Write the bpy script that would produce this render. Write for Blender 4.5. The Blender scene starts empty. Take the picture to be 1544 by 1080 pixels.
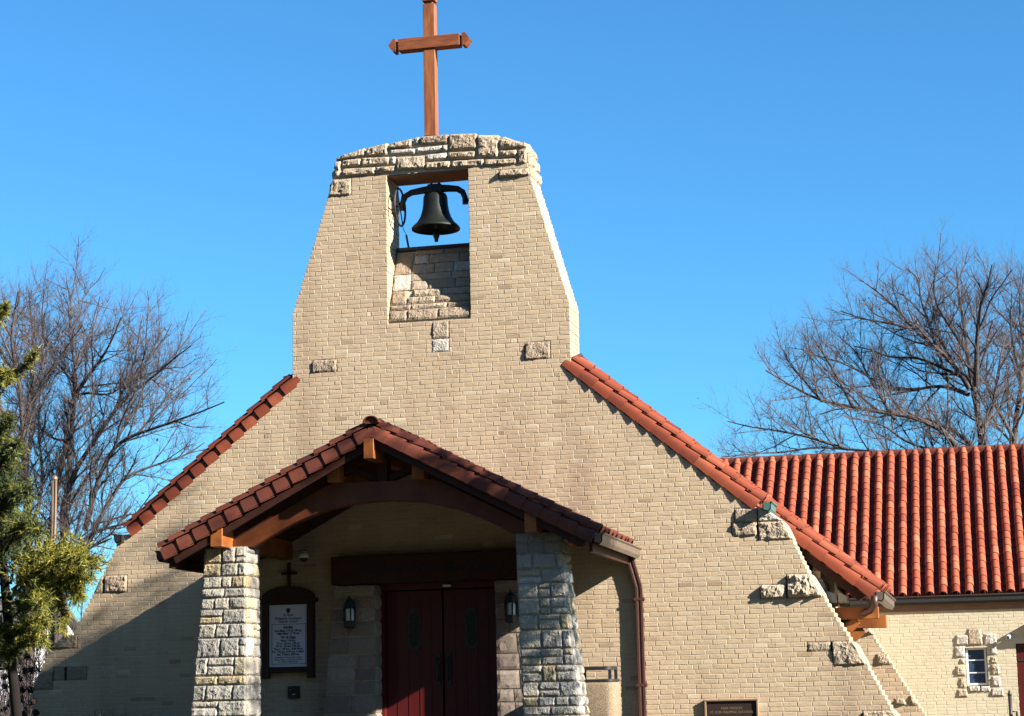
import bpy, math, random
import numpy as np
from mathutils import Vector, Matrix, noise

# ------------------------------------------------------------------ camera, world, sun, exposure
SC = bpy.context.scene
COL = SC.collection
W, H, F = 1544.0, 1080.0, 3000.0
YAW, PITCH, ROLL = 0.2344, 0.1730, -0.02076
CAM = np.array([8.0, -28.0, 0.5])
_cy, _sy = math.cos(YAW), math.sin(YAW)
FW = np.array([-_sy*math.cos(PITCH), _cy*math.cos(PITCH), math.sin(PITCH)])
_r = np.array([_cy, _sy, 0.0]); _u = np.cross(_r, FW)
RT = math.cos(ROLL)*_r + math.sin(ROLL)*_u
UP = -math.sin(ROLL)*_r + math.cos(ROLL)*_u
cam = bpy.data.cameras.new('camera'); camo = bpy.data.objects.new('camera', cam); COL.objects.link(camo)
cam.sensor_width = 36.0; cam.lens = F*36.0/W; cam.clip_end = 2000.0; cam.clip_start = 0.1
camo.matrix_world = Matrix(((RT[0], UP[0], -FW[0], CAM[0]), (RT[1], UP[1], -FW[1], CAM[1]), (RT[2], UP[2], -FW[2], CAM[2]), (0, 0, 0, 1)))
SC.camera = camo

SUNV = Vector((3.0, -1.0, 1.58)).normalized()          # direction towards the sun
EL = math.asin(SUNV.z)
world = bpy.data.worlds.new('World'); SC.world = world; world.use_nodes = True
nt = world.node_tree
sky = nt.nodes.new('ShaderNodeTexSky'); sky.sky_type = 'NISHITA'; sky.sun_disc = False
sky.sun_elevation = EL; sky.sun_rotation = math.atan2(SUNV.x, SUNV.y)
sky.air_density = 1.0; sky.dust_density = 0.3; sky.ozone_density = 4.0; sky.altitude = 100
bg = nt.nodes['Background']; bg.inputs['Strength'].default_value = 0.054
wb = nt.nodes.new('ShaderNodeMix'); wb.data_type = 'RGBA'; wb.blend_type = 'MULTIPLY'; wb.inputs[0].default_value = 1.0
wb.inputs[7].default_value = (0.43, 0.94, 1.18, 1)       # white balance of the clear sky
nt.links.new(sky.outputs['Color'], wb.inputs[6]); nt.links.new(wb.outputs[2], bg.inputs['Color'])
sl = bpy.data.lights.new('sun', 'SUN'); sl.energy = 5.0; sl.angle = math.radians(0.53); sl.color = (1.0, 0.95, 0.87)
so = bpy.data.objects.new('sun', sl); COL.objects.link(so)
so.rotation_euler = SUNV.to_track_quat('Z', 'Y').to_euler(); so.location = (30, -10, 20)
SC.view_settings.view_transform = 'Standard'
try: SC.view_settings.look = 'None'
except Exception: pass
SC.view_settings.exposure = 1.75; SC.view_settings.gamma = 1.0
SC.cycles.diffuse_bounces = 1; SC.cycles.max_bounces = 6

# ------------------------------------------------------------------ helpers
def at(px, py, Y):
    """point of the plane y = Y seen at a pixel of the photograph"""
    d = FW*F + RT*(px-W/2) + UP*(H/2-py)
    t = (Y-CAM[1])/d[1]
    return CAM + d*t
def on_screen(p, m=60):
    v = np.asarray(p, float)-CAM; z = v@FW
    return z > 0 and -m < W/2+F*(v@RT)/z < W+m and -m < H/2-F*(v@UP)/z < H+m
def V(*a): return np.array(a, float)
def unit(v): v = np.asarray(v, float); return v/(np.linalg.norm(v)+1e-12)

OFF = {}
def tag(o, label=None, cat=None, group=None, kind=None):
    if label: o['label'] = label
    if cat: o['category'] = cat
    if group: o['group'] = group
    if kind: o['kind'] = kind
    return o
def thing(name, loc, label, cat, group=None):
    o = bpy.data.objects.new(name, None); COL.objects.link(o); o.location = tuple(loc); o.empty_display_size = 0.3
    OFF[o.name] = V(*loc)
    return tag(o, label, cat, group)

class MB:
    def __init__(s): s.v = []; s.f = []; s.r = []; s.rnd = 0.5; s.sm = []; s.smooth = False
    def vert(s, p): s.v.append((p[0], p[1], p[2])); s.r.append(s.rnd); return len(s.v)-1
    def face(s, idx, smooth=None): s.f.append(tuple(idx)); s.sm.append(s.smooth if smooth is None else smooth)
    def box(s, x0, x1, y0, y1, z0, z1):
        s.frame_box(V((x0+x1)/2, (y0+y1)/2, (z0+z1)/2), V(1,0,0), V(0,1,0), V(0,0,1), (x1-x0)/2, (y1-y0)/2, (z1-z0)/2)
    def frame_box(s, c, a, b, n, ha, hb, hn, bev=0.0):
        if bev <= 0:
            ids = [s.vert(c+a*ha*i+b*hb*j+n*hn*k) for k in (-1,1) for j in (-1,1) for i in (-1,1)]
            for q in ((0,2,3,1),(4,5,7,6),(0,1,5,4),(2,6,7,3),(0,4,6,2),(1,3,7,5)): s.face([ids[i] for i in q], False)
            return
        lv = [(-hn, bev), (-hn+bev, 0), (hn-bev, 0), (hn, bev)]
        rings = []
        for z, ins in lv:
            A, B = ha-ins, hb-ins; e = bev if ins == 0 else bev*0.7
            pts = [(-A+e,-B),(A-e,-B),(A,-B+e),(A,B-e),(A-e,B),(-A+e,B),(-A,B-e),(-A,-B+e)]
            rings.append([s.vert(c+a*p+b*q+n*z) for p, q in pts])
        for r0, r1 in zip(rings[:-1], rings[1:]):
            for i in range(8): s.face([r0[i], r0[(i+1)%8], r1[(i+1)%8], r1[i]], False)
        s.face(rings[0][::-1], False); s.face(rings[-1], False)
    def beam(s, p0, p1, w, h, up=(0,0,1), bev=0.006):
        p0 = V(*p0); p1 = V(*p1); n = unit(p1-p0); a = unit(np.cross(np.asarray(up, float), n)); b = np.cross(n, a)
        s.frame_box((p0+p1)/2, a, b, n, w/2, h/2, np.linalg.norm(p1-p0)/2, bev)
    def prism(s, pts, ext):
        """closed polygon pts (3-D) pushed along ext, capped"""
        ext = np.asarray(ext, float); n = len(pts)
        a = [s.vert(V(*p)) for p in pts]; b = [s.vert(V(*p)+ext) for p in pts]
        s.face(a, False); s.face(b[::-1], False)
        for i in range(n): s.face([a[i], b[i], b[(i+1)%n], a[(i+1)%n]], False)
    def tube(s, path, rad, n=8, cap=True, smooth=True):
        path = [V(*p) for p in path]
        if not hasattr(rad, '__len__'): rad = [rad]*len(path)
        prev = None; rings = []
        for i, p in enumerate(path):
            d = unit(path[min(i+1, len(path)-1)]-path[max(i-1, 0)])
            if prev is None:
                a = unit(np.cross(d, V(0.31, 0.2, 0.93) if abs(d[2]) < 0.9 else V(1, 0.1, 0)))
            else:
                a = unit(prev - d*(prev@d))
            prev = a; b = np.cross(d, a)
            rings.append([s.vert(p+(a*math.cos(2*math.pi*k/n)+b*math.sin(2*math.pi*k/n))*rad[i]) for k in range(n)])
        for r0, r1 in zip(rings[:-1], rings[1:]):
            for k in range(n): s.face([r0[k], r0[(k+1)%n], r1[(k+1)%n], r1[k]], smooth)
        if cap: s.face(rings[0][::-1], False); s.face(rings[-1], False)
    def lathe(s, c, prof, n=28, smooth=True, axis=(0,0,1), a=(1,0,0)):
        c = V(*c); ax = unit(axis); a = unit(a); b = np.cross(ax, a)
        rings = []
        for r, z in prof:
            rings.append([s.vert(c+ax*z+(a*math.cos(2*math.pi*k/n)+b*math.sin(2*math.pi*k/n))*max(r, 1e-4)) for k in range(n)])
        for r0, r1 in zip(rings[:-1], rings[1:]):
            for k in range(n): s.face([r0[k], r0[(k+1)%n], r1[(k+1)%n], r1[k]], smooth)
    def rock(s, c4, nrm, depth, bulge=0.05, seed=0, cell=0.035, rnd=None, ins=0.004, jit=0.007):
        """rock-faced stone: c4 = corners bl, br, tr, tl of its face, nrm outwards"""
        R = random.Random(seed); old = s.rnd
        if rnd is not None: s.rnd = rnd
        bl, br, tr, tl = [V(*p) for p in c4]; nrm = unit(nrm)
        cen = (bl+br+tr+tl)/4
        def shrink(p, q1, q2): return p + unit(q1-p)*ins + unit(q2-p)*ins
        bl, br, tr, tl = shrink(bl, br, tl), shrink(br, bl, tr), shrink(tr, tl, br), shrink(tl, tr, bl)
        w = max(np.linalg.norm(br-bl), np.linalg.norm(tr-tl)); h = max(np.linalg.norm(tl-bl), np.linalg.norm(tr-br))
        nx = max(3, min(16, int(round(w/cell)))); ny = max(3, min(12, int(round(h/cell))))
        planes = [(R.uniform(0.72, 1.05), R.uniform(-0.6, 0.6), R.uniform(-0.7, 0.7)) for _ in range(5)]
        so = V(R.uniform(0, 90), R.uniform(0, 90), R.uniform(0, 90))
        grid = []
        for j in range(ny+1):
            row = []
            for i in range(nx+1):
                u, t = i/nx, j/ny
                edge = i in (0, nx) or j in (0, ny)
                if not edge: u += R.uniform(-.25, .25)/nx; t += R.uniform(-.25, .25)/ny
                p = (bl*(1-u)+br*u)*(1-t) + (tl*(1-u)+tr*u)*t
                de = min(u*w, (1-u)*w, t*h, (1-t)*h)
                prof = min(1.0, de/(0.38*bulge+0.004))**0.55
                fac = min(a+b*(u-.5)+c*(t-.5) for a, b, c in planes)
                n1 = noise.noise(Vector(p*9.0+so)); n2 = noise.noise(Vector(p*26.0+so))
                hgt = bulge*prof*max(0.2, fac) + prof*bulge*(0.35*n1+0.38*n2)
                q = p + nrm*hgt
                if edge:
                    q = q + (cen-p)*(R.uniform(0, jit)/max(.05, np.linalg.norm(cen-p)))
                row.append(s.vert(q))
            grid.append(row)
        for j in range(ny):
            for i in range(nx): s.face([grid[j][i], grid[j][i+1], grid[j+1][i+1], grid[j+1][i]], False)
        per = [grid[0][i] for i in range(nx)] + [grid[j][nx] for j in range(ny)] + [grid[ny][i] for i in range(nx, 0, -1)] + [grid[j][0] for j in range(ny, 0, -1)]
        back = [s.vert(V(*s.v[k])-nrm*depth) for k in per]
        m = len(per)
        for k in range(m): s.face([per[k], back[k], back[(k+1)%m], per[(k+1)%m]], False)
        s.rnd = old
    def build(s, name, mat, parent=None, label=None):
        me = bpy.data.meshes.new(name)
        v = np.array(s.v, dtype=np.float64)
        off = V(0, 0, 0)
        if parent is not None: off = OFF[parent.name]
        v = v - off
        me.from_pydata(v.tolist(), [], s.f)
        at_ = me.attributes.new('rnd', 'FLOAT', 'POINT'); at_.data.foreach_set('value', np.array(s.r, dtype=np.float32))
        me.polygons.foreach_set('use_smooth', np.array(s.sm, dtype=bool))
        me.materials.append(mat); me.update()
        o = bpy.data.objects.new(name, me); COL.objects.link(o)
        if parent is not None: o.parent = parent
        OFF[o.name] = off
        if label: o['label'] = label
        return o

# ------------------------------------------------------------------ materials
def mat(name, base, rough=0.85, var=None, var_amt=1.0, nscale=None, ncol=None, namt=0.5, bscale=None, bstr=0.3, bdist=0.01,
        spec=0.3, metal=0.0, ramp=None, stain=None, coat=0.0, stretch=None):
    m = bpy.data.materials.new(name); m.use_nodes = True
    t = m.node_tree; N = t.nodes; L = t.links; b = N['Principled BSDF']
    b.inputs['Roughness'].default_value = rough; b.inputs['Specular IOR Level'].default_value = spec; b.inputs['Metallic'].default_value = metal
    if coat: b.inputs['Coat Weight'].default_value = coat
    tc = N.new('ShaderNodeTexCoord'); vec = tc.outputs['Object']
    if stretch:
        mp = N.new('ShaderNodeMapping'); mp.inputs['Scale'].default_value = stretch; L.new(vec, mp.inputs['Vector']); vec = mp.outputs['Vector']
    rgb = N.new('ShaderNodeRGB'); rgb.outputs[0].default_value = (*base, 1); cur = rgb.outputs[0]
    if ramp:
        a = N.new('ShaderNodeAttribute'); a.attribute_name = 'rnd'
        cr = N.new('ShaderNodeValToRGB'); cr.color_ramp.interpolation = 'LINEAR'
        els = cr.color_ramp.elements
        while len(els) < len(ramp): els.new(0.5)
        for e, (p, c) in zip(els, ramp): e.position = p; e.color = (*c, 1)
        L.new(a.outputs['Fac'], cr.inputs['Fac']); cur = cr.outputs['Color']
    def mix(fac, c, blend='MIX'):
        nonlocal cur
        mx = N.new('ShaderNodeMix'); mx.data_type = 'RGBA'; mx.blend_type = blend
        if hasattr(fac, 'is_output'): L.new(fac, mx.inputs[0])
        else: mx.inputs[0].default_value = fac
        L.new(cur, mx.inputs[6])
        if hasattr(c, 'is_output'): L.new(c, mx.inputs[7])
        else: mx.inputs[7].default_value = (*c, 1)
        cur = mx.outputs[2]
    def noi(scale, detail=6, lo=0.35, hi=0.65, vec_=None):
        n = N.new('ShaderNodeTexNoise'); n.inputs['Scale'].default_value = scale; n.inputs['Detail'].default_value = detail
        L.new(vec_ or vec, n.inputs['Vector'])
        mr = N.new('ShaderNodeMapRange'); mr.inputs[1].default_value = lo; mr.inputs[2].default_value = hi; L.new(n.outputs['Fac'], mr.inputs[0])
        return mr.outputs[0], n.outputs['Fac']
    if nscale:
        f, _ = noi(nscale)
        ml = N.new('ShaderNodeMath'); ml.operation = 'MULTIPLY'; ml.inputs[1].default_value = namt; L.new(f, ml.inputs[0])
        mix(ml.outputs[0], ncol or tuple(c*0.6 for c in base))
    if stain:
        sc, colr, amt, st = stain
        mp2 = N.new('ShaderNodeMapping'); mp2.inputs['Scale'].default_value = st; L.new(tc.outputs['Object'], mp2.inputs['Vector'])
        f, _ = noi(sc, 5, 0.48, 0.72, mp2.outputs['Vector'])
        ml = N.new('ShaderNodeMath'); ml.operation = 'MULTIPLY'; ml.inputs[1].default_value = amt; L.new(f, ml.inputs[0])
        mix(ml.outputs[0], colr)
    L.new(cur, b.inputs['Base Color'])
    if bscale:
        _, h = noi(bscale, 2.5)
        bp = N.new('ShaderNodeBump'); bp.inputs['Strength'].default_value = bstr; bp.inputs['Distance'].default_value = bdist
        L.new(h, bp.inputs['Height']); L.new(bp.outputs['Normal'], b.inputs['Normal'])
    return m

M = {}
M['brick'] = mat('tan_brick', (.42,.33,.21), .92, ramp=[(0,(.26,.175,.105)),(.3,(.435,.322,.205)),(.75,(.475,.36,.235)),(1,(.56,.455,.32))],
    nscale=60, ncol=(.31,.22,.135), namt=.33, bscale=75, bstr=.34, bdist=.008, stain=(.8, (.245,.16,.10), .55, (1.8,1.8,.22)))
M['mortar'] = mat('lime_mortar', (.48,.39,.27), .95, nscale=30, ncol=(.40,.315,.21), namt=.5, bscale=90, bstr=.5, bdist=.006)
M['paint_brick'] = mat('cream_brick', (.5,.45,.3), .9, ramp=[(0,(.45,.38,.255)),(.5,(.49,.42,.285)),(1,(.52,.46,.33))],
    nscale=40, ncol=(.43,.365,.25), namt=.4, bscale=60, bstr=.3, bdist=.006, stain=(.7,(.36,.30,.19),.3,(1,1,.6)))
M['paint_mortar'] = mat('cream_mortar', (.47,.405,.285), .95, nscale=25, ncol=(.36,.30,.19), namt=.4)
STONE = [(0,(.13,.13,.135)),(.2,(.19,.18,.17)),(.45,(.27,.25,.215)),(.66,(.33,.295,.235)),(.8,(.32,.27,.175)),(.9,(.31,.235,.13)),(.95,(.36,.335,.295)),(1,(.42,.395,.355))]
M['stone'] = mat('rock_faced_limestone', (.45,.42,.35), .93, ramp=STONE, nscale=14, ncol=(.22,.19,.15), namt=.45, bscale=48, bstr=.8, bdist=.02,
    stain=(3.0,(.36,.30,.18),.35,(1,1,1)))
M['stone_tan'] = mat('tan_sandstone', (.45,.36,.24), .93, ramp=[(0,(.22,.16,.11)),(.4,(.35,.27,.185)),(.75,(.42,.34,.245)),(1,(.50,.455,.39))],
    nscale=16, ncol=(.20,.14,.09), namt=.5, bscale=48, bstr=.8, bdist=.02)
M['ashlar'] = mat('dressed_brown_stone', (.30,.24,.19), .9, ramp=[(0,(.17,.13,.105)),(.5,(.24,.185,.145)),(1,(.31,.25,.20))], nscale=20, ncol=(.14,.105,.08), namt=.4, bscale=50, bstr=.4, bdist=.01)
M['tile'] = mat('terracotta_tile', (.42,.12,.055), .78, ramp=[(0,(.10,.021,.011)),(.35,(.185,.037,.016)),(.7,(.235,.05,.02)),(1,(.30,.078,.034))],
    nscale=5, ncol=(.11,.027,.014), namt=.45, bscale=60, bstr=.25, bdist=.006, spec=.25)
M['tile_dark'] = mat('dark_terracotta', (.2,.05,.025), .8, ramp=[(0,(.07,.017,.011)),(.35,(.11,.027,.0145)),(.7,(.145,.035,.017)),(1,(.20,.055,.028))],  # darker terracotta for the porch roof and the hall ridge
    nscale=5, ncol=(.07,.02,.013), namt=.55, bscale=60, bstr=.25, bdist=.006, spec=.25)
M['tile_hall'] = mat('bright_terracotta', (.3,.07,.03), .8, ramp=[(0,(.17,.033,.015)),(.3,(.27,.057,.024)),(.7,(.325,.074,.030)),(1,(.38,.112,.055))],
    nscale=2.2, ncol=(.17,.045,.026), namt=.45, bscale=60, bstr=.25, bdist=.006, spec=.25)
M['pan'] = mat('terracotta_pan', (.085,.022,.013), .85, nscale=8, ncol=(.04,.013,.01), namt=.6, bscale=40, bstr=.3, bdist=.006)
M['wood'] = mat('stained_timber', (.29,.09,.016), .55, nscale=5, ncol=(.14,.036,.007), namt=.8, bscale=22, bstr=.25, bdist=.005, spec=.4, stretch=(1,1,1))
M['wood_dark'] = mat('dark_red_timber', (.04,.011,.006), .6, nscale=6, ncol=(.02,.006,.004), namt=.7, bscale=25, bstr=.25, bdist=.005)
M['cross_wood'] = mat('weathered_redwood', (.32,.108,.036), .62, nscale=3.5, ncol=(.18,.052,.018), namt=.9, bscale=14, bstr=.35, bdist=.006, stretch=(6,6,.8), stain=(9,(.09,.03,.015),.5,(1,1,.25)))
M['soffit'] = mat('brown_soffit_board', (.22,.125,.075), .75, nscale=5, ncol=(.13,.07,.04), namt=.6, stretch=(1,8,8))
M['bronze_metal'] = mat('bronze_gutter_metal', (.17,.125,.095), .42, nscale=6, ncol=(.11,.08,.06), namt=.4, spec=.5, metal=.35)
M['brown_metal'] = mat('brown_downspout_metal', (.085,.036,.027), .42, nscale=7, ncol=(.05,.022,.017), namt=.4, spec=.5, metal=.2)
M['black_metal'] = mat('black_iron', (.018,.017,.018), .5, nscale=20, ncol=(.03,.025,.02), namt=.5, spec=.4)
M['copper'] = mat('green_copper', (.07,.17,.14), .6, nscale=18, ncol=(.03,.05,.045), namt=.7)
M['bell'] = mat('patinated_bell_bronze', (.006,.007,.0055), .5, nscale=9, ncol=(.014,.016,.012), namt=.6, spec=.25)
M['door'] = mat('red_door_paint', (.065,.0022,.0022), .5, nscale=4, ncol=(.04,.0015,.0015), namt=.5, spec=.4)
M['white_panel'] = mat('white_sign_panel', (.62,.63,.70), .5, nscale=4, ncol=(.55,.56,.62), namt=.3)
M['ink'] = mat('black_lettering', (.02,.02,.035), .6)
M['frame_wood'] = mat('dark_brown_frame', (.04,.014,.009), .6, nscale=9, ncol=(.022,.008,.006), namt=.6)
M['white_plastic'] = mat('white_plastic', (.6,.6,.58), .45)
M['lamp_glass'] = mat('frosted_lamp_glass', (.55,.55,.52), .3, spec=.6)
M['glass'] = mat('window_glass', (.02,.035,.07), .06, spec=.9, nscale=3, ncol=(.045,.075,.13), namt=.8)
M['leaded'] = mat('dark_leaded_glass', (.008,.012,.012), .25, spec=.4, nscale=30, ncol=(.02,.02,.018), namt=.8)
M['white_paint'] = mat('white_window_paint', (.72,.70,.66), .5)
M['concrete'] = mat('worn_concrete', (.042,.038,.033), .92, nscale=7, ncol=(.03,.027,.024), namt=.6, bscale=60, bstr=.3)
M['aggregate'] = mat('exposed_aggregate', (.30,.225,.145), .92, nscale=70, ncol=(.13,.09,.055), namt=.95, bscale=90, bstr=.8, bdist=.01)
M['plaque'] = mat('dark_bronze_plaque', (.032,.02,.017), .5, nscale=30, ncol=(.05,.03,.024), namt=.5, metal=.3)
M['plaque_rim'] = mat('brass_plaque_rim', (.30,.20,.12), .45, metal=.45)
M['bark'] = mat('grey_brown_bark', (.10,.08,.07), .95, nscale=5, ncol=(.035,.028,.026), namt=.8, bscale=18, bstr=.7, bdist=.03, stretch=(1,1,.35))
M['twig'] = mat('grey_brown_twigs', (.10,.074,.068), .95, nscale=1.2, ncol=(.062,.045,.044), namt=.7)
M['pine_bark'] = mat('pine_bark', (.014,.011,.009), .95, nscale=6, ncol=(.008,.006,.005), namt=.7)
M['needle'] = mat('pine_needles', (.10,.11,.03), .75, ramp=[(0,(.016,.028,.013)),(.4,(.05,.068,.018)),(.7,(.15,.145,.02)),(1,(.28,.235,.03))])  # pine shade painted in the dark green end, sunlight in the yellow end
M['pole'] = mat('weathered_pole_wood', (.22,.135,.08), .9, nscale=4, ncol=(.12,.075,.05), namt=.8, bscale=20, bstr=.5, bdist=.01, stretch=(5,5,.6))
M['dead_leaf'] = mat('dark_dried_flower_heads', (.02,.012,.01), .9, ramp=[(0,(.010,.007,.006)),(1,(.035,.019,.014))])
M['brown_leaf'] = mat('clinging_brown_leaf', (.25,.10,.04), .9)
M['grass'] = mat('winter_lawn', (.034,.045,.014), .95, nscale=2.5, ncol=(.055,.047,.022), namt=.8, bscale=45, bstr=.8, bdist=.03)
M['asphalt'] = mat('asphalt', (.05,.05,.052), .9, nscale=40, ncol=(.07,.07,.07), namt=.6, bscale=120, bstr=.4)
M['siding'] = mat('pale_house_siding', (.55,.54,.52), .8, nscale=2, ncol=(.48,.47,.45), namt=.4)
M['shingle'] = mat('grey_shingle', (.13,.125,.12), .92, nscale=12, ncol=(.08,.078,.075), namt=.6)
M['rust'] = mat('dark_metal_flashing', (.05,.045,.05), .5, metal=.2)

# ------------------------------------------------------------------ ground
def ground_z(x, y):
    if y > 22: return -0.6 + min(1.0, (y-22)/60)*1.2
    if y > 0.7:
        w = min(1.0, max(0.0, (y-0.7)/10)); return -0.12 - 0.48*w
    if y > -4.5: return -0.12
    t = min(1.0, (-4.5-y)/20.0); return -0.12 - 1.3*t*t*(3-2*t)
def ground_sheet():
    mb = MB()
    ys = [-700,-200,-90,-60,-45,-36,-31]+[-30+0.75*i for i in range(0, 76)]+[30,36,45,60,90,140,250,500,900]
    xs = [-700,-300,-120,-60,-40,-30,-24,-20]+[-18+1.0*i for i in range(0, 42)]+[26,32,40,60,120,300,700]
    idx = [[mb.vert((x, y, ground_z(x, y)+(0.03*noise.noise(Vector((x*.4, y*.4, 0))) if abs(y) < 60 and not (-4.5 < y < 1) else 0))) for x in xs] for y in ys]
    for j in range(len(ys)-1):
        for i in range(len(xs)-1): mb.face([idx[j][i], idx[j][i+1], idx[j+1][i+1], idx[j+1][i]], True)
    tag(mb.build('lawn', M['grass']), kind='structure')
ground_sheet()
mb = MB(); mb.box(-2.0, 2.1, -9.0, -4.46, -0.16, -0.06)
mb.prism([(-2.0,-9.0,-0.16),(2.1,-9.0,-0.16),(2.1,-22.0,-1.30),(-2.0,-22.0,-1.30)], (0,0,.06))
tag(mb.build('path', M['concrete']), kind='structure')
def added_hill():  # added unseen slope behind the camera, blocks low sky light on the porch
    mb = MB(); ys = [-44,-50,-56,-62,-70,-78,-90,-120]; zs = [-1.6,1.5,9,17,26,33,38,40]
    xs = [-160+8*i for i in range(41)]
    ids = [[mb.vert((x, y+2*noise.noise(Vector((x*.05,y*.05,3))), z*(1+.18*noise.noise(Vector((x*.03,y*.03,0))))*max(.0, min(1, (150-abs(x))/40)) - .3)) for x in xs] for y, z in zip(ys, zs)]
    for j in range(len(ys)-1):
        for i in range(len(xs)-1): mb.face([ids[j][i], ids[j+1][i], ids[j+1][i+1], ids[j][i+1]], True)
    tag(mb.build('added_hill', M['added_slope']), kind='structure')
M['added_slope'] = mat('added_hill_slope', (.05,.042,.032), .95, nscale=.8, ncol=(.025,.03,.015), namt=.8, bscale=2, bstr=.8, bdist=.5)
added_hill()
mb = MB(); mb.box(-200, 200, -40, -31, -1.55, -1.38); tag(mb.build('road', M['asphalt']), kind='structure')

# ------------------------------------------------------------------ the church
church = thing('church_building', (0,0,0), 'tan brick church with stepped gable front, stone capped bell tower and red tiled porch', 'church')
CH = 0.0677; BL = 0.2032
T = 0.65
BIG = {}
def brick_wall(bk, co, Y, T, c0, c1, outline, holes, seed, relief=0.0020, joint=0.0075, mdepth=0.0036, full_end=True):
    """courses c0..c1; outline(z) -> list of (x0, x1); holes = list of (x0, x1, z0, z1, full)"""
    R = random.Random(seed)
    for c in range(c0, c1):
        z0 = c*CH; zm = z0+CH/2; z1 = z0+CH
        iv = [(a, b, True, True) for a, b in outline(zm)]
        for hx0, hx1, hz0, hz1, full in holes:
            if not (hz0 < zm < hz1): continue
            nv = []
            for a, b, ea, eb in iv:
                if hx1 <= a or hx0 >= b: nv.append((a, b, ea, eb)); continue
                if hx0-a > 0.02: nv.append((a, hx0, ea, full))
                if b-hx1 > 0.02: nv.append((hx1, b, full, eb))
            iv = nv
        shift = (0.5 if c % 2 else 0.0)*BL + R.uniform(-.006, .006)
        if R.random() < .10: shift += R.uniform(.03, .09)
        for a, b, ea, eb in iv:
            xa, xb = a+0.012, b-0.012
            if xb-xa < 0.02: continue
            co.box(xa, xb, Y+mdepth, Y+T, z0, z1)
            # joints
            xs = [a]; x = math.floor((a-shift)/BL)*BL+shift
            while True:
                x += BL
                if x >= b-0.035: break
                if x > a+0.035:
                    xs.append(x)
                    if R.random() < .07 and x+BL*.5 < b-.05: x -= BL*R.choice((.5, .5, .65)); xs.append(x+BL) if False else None
            xs.append(b)
            for k in range(len(xs)-1):
                p, q = xs[k]+joint/2, xs[k+1]-joint/2
                if k == 0 and ea: p = xs[k]+R.uniform(-.004, .004)
                if k == len(xs)-2 and eb: q = xs[k+1]+R.uniform(-.004, .004)
                if q-p < .02: continue
                end = full_end and ((k == 0 and ea) or (k == len(xs)-2 and eb))
                bk.rnd = min(1, max(0, R.gauss(.52, .11)))
                if R.random() < .02: bk.rnd = R.uniform(.05, .22)
                if R.random() < .02: bk.rnd = R.uniform(.9, 1)
                dep = T if end else mdepth+.004
                yo = Y + R.uniform(-.0008, .0008); tilt = R.uniform(-.0018, .0018); tz = R.uniform(-.0006, .0006)
                j = relief*.55
                zb, zt = z0+joint/2+R.uniform(-.0012, .0012), z1-joint/2+R.uniform(-.0012, .0012)
                gx = [p, p+.006, p+(q-p)*R.uniform(.28, .45), p+(q-p)*R.uniform(.55, .75), q-.006, q]
                gz = [zb, zb+.006, (zb+zt)/2, zt-.006, zt]
                nx, nz = len(gx), len(gz); ids = []
                for jz, z in enumerate(gz):
                    row = []
                    for ix, xx in enumerate(gx):
                        e = ix in (0, nx-1) or jz in (0, nz-1)
                        u = (xx-p)/(q-p)-.5; t = (z-zb)/(zt-zb)-.5
                        y = yo + tilt*u*2 + tz*t*2 + (relief*.8 + R.uniform(0, j*.6) if e else R.uniform(-j, j))
                        row.append(bk.vert((xx, y, z)))
                    ids.append(row)
                for jz in range(nz-1):
                    for ix in range(nx-1): bk.face([ids[jz][ix], ids[jz][ix+1], ids[jz+1][ix+1], ids[jz+1][ix]], False)
                bk4 = [bk.vert((xx, Y+dep, zz)) for xx, zz in ((p, zb), (q, zb), (q, zt), (p, zt))]
                bk.face([bk4[0], bk4[1]]+ids[0][::-1], False)
                bk.face([bk4[1], bk4[2]]+[ids[k2][-1] for k2 in range(nz-1, -1, -1)], False)
                bk.face([bk4[2], bk4[3]]+ids[-1], False)
                bk.face([bk4[3], bk4[0]]+[ids[k2][0] for k2 in range(nz)], False)

def lerp_tab(tab, z):
    if z <= tab[0][0]: return tab[0][1]
    for (a, xa), (b, xb) in zip(tab[:-1], tab[1:]):
        if z <= b: return xa+(xb-xa)*(z-a)/(b-a)
    return tab[-1][1]
LT = [(-.6,-6.95),(0,-6.62),(.57,-6.40),(1.19,-6.13),(1.66,-5.93),(1.70,-5.62),(2.46,-5.20),(3.02,-4.92),(3.14,-4.82),(3.20,-4.69),(5.38,-2.12),(5.46,-2.093),(6.40,-2.093),(8.24,-1.50),(8.5,-1.42)]
RTAB = [(-.6,7.0),(.0,6.72),(.254,6.58),(.978,6.214),(1.62,5.84),(2.228,5.50),(2.75,5.27),(3.05,5.12),(3.14,4.98),(3.20,4.74),(5.32,2.22),(5.42,2.195),(6.30,2.195),(8.24,1.655),(8.5,1.60)]
def facade_outline(z): return [(lerp_tab(LT, z), lerp_tab(RTAB, z))]

# accent stones set in the front: pixel boxes of the photograph on the plane of the wall
ACC = [  # x0, y0, x1, y1, tone, bulge, edge (-1 left edge, 1 right edge, 0 inside)
 (470,542,508,560,.25,.026,0),(791,518,830,541,.3,.03,0),(651,487,677,508,.55,.014,0),(651,508,677,529,.97,.014,0),
 (497,268,530,294,.4,.045,-1),(752,252,800,270,.35,.055,1),
 (1107,765,1142,785,.45,.038,0),(1142,768,1172,783,.95,.035,1),(1103,785,1142,806,.4,.038,0),(1143,783,1190,812,.6,.042,1),
 (1146,878,1186,901,.75,.085,0),(1186,866,1236,898,.65,.095,1),
 (1217,971,1253,983,.5,.022,0),(1255,970,1306,1004,.5,.04,1),(1300,1072,1352,1092,.4,.045,1),
 (140,868,156,892,.3,.035,-1),(157,870,192,893,.35,.04,0),(83,955,117,979,.25,.035,-1),
 (80,1008,97,1024,.2,.010,0),(100,1007,131,1026,.15,.010,0),(46,1010,79,1042,.2,.02,-1)]
holes = []; rocks = []
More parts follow.
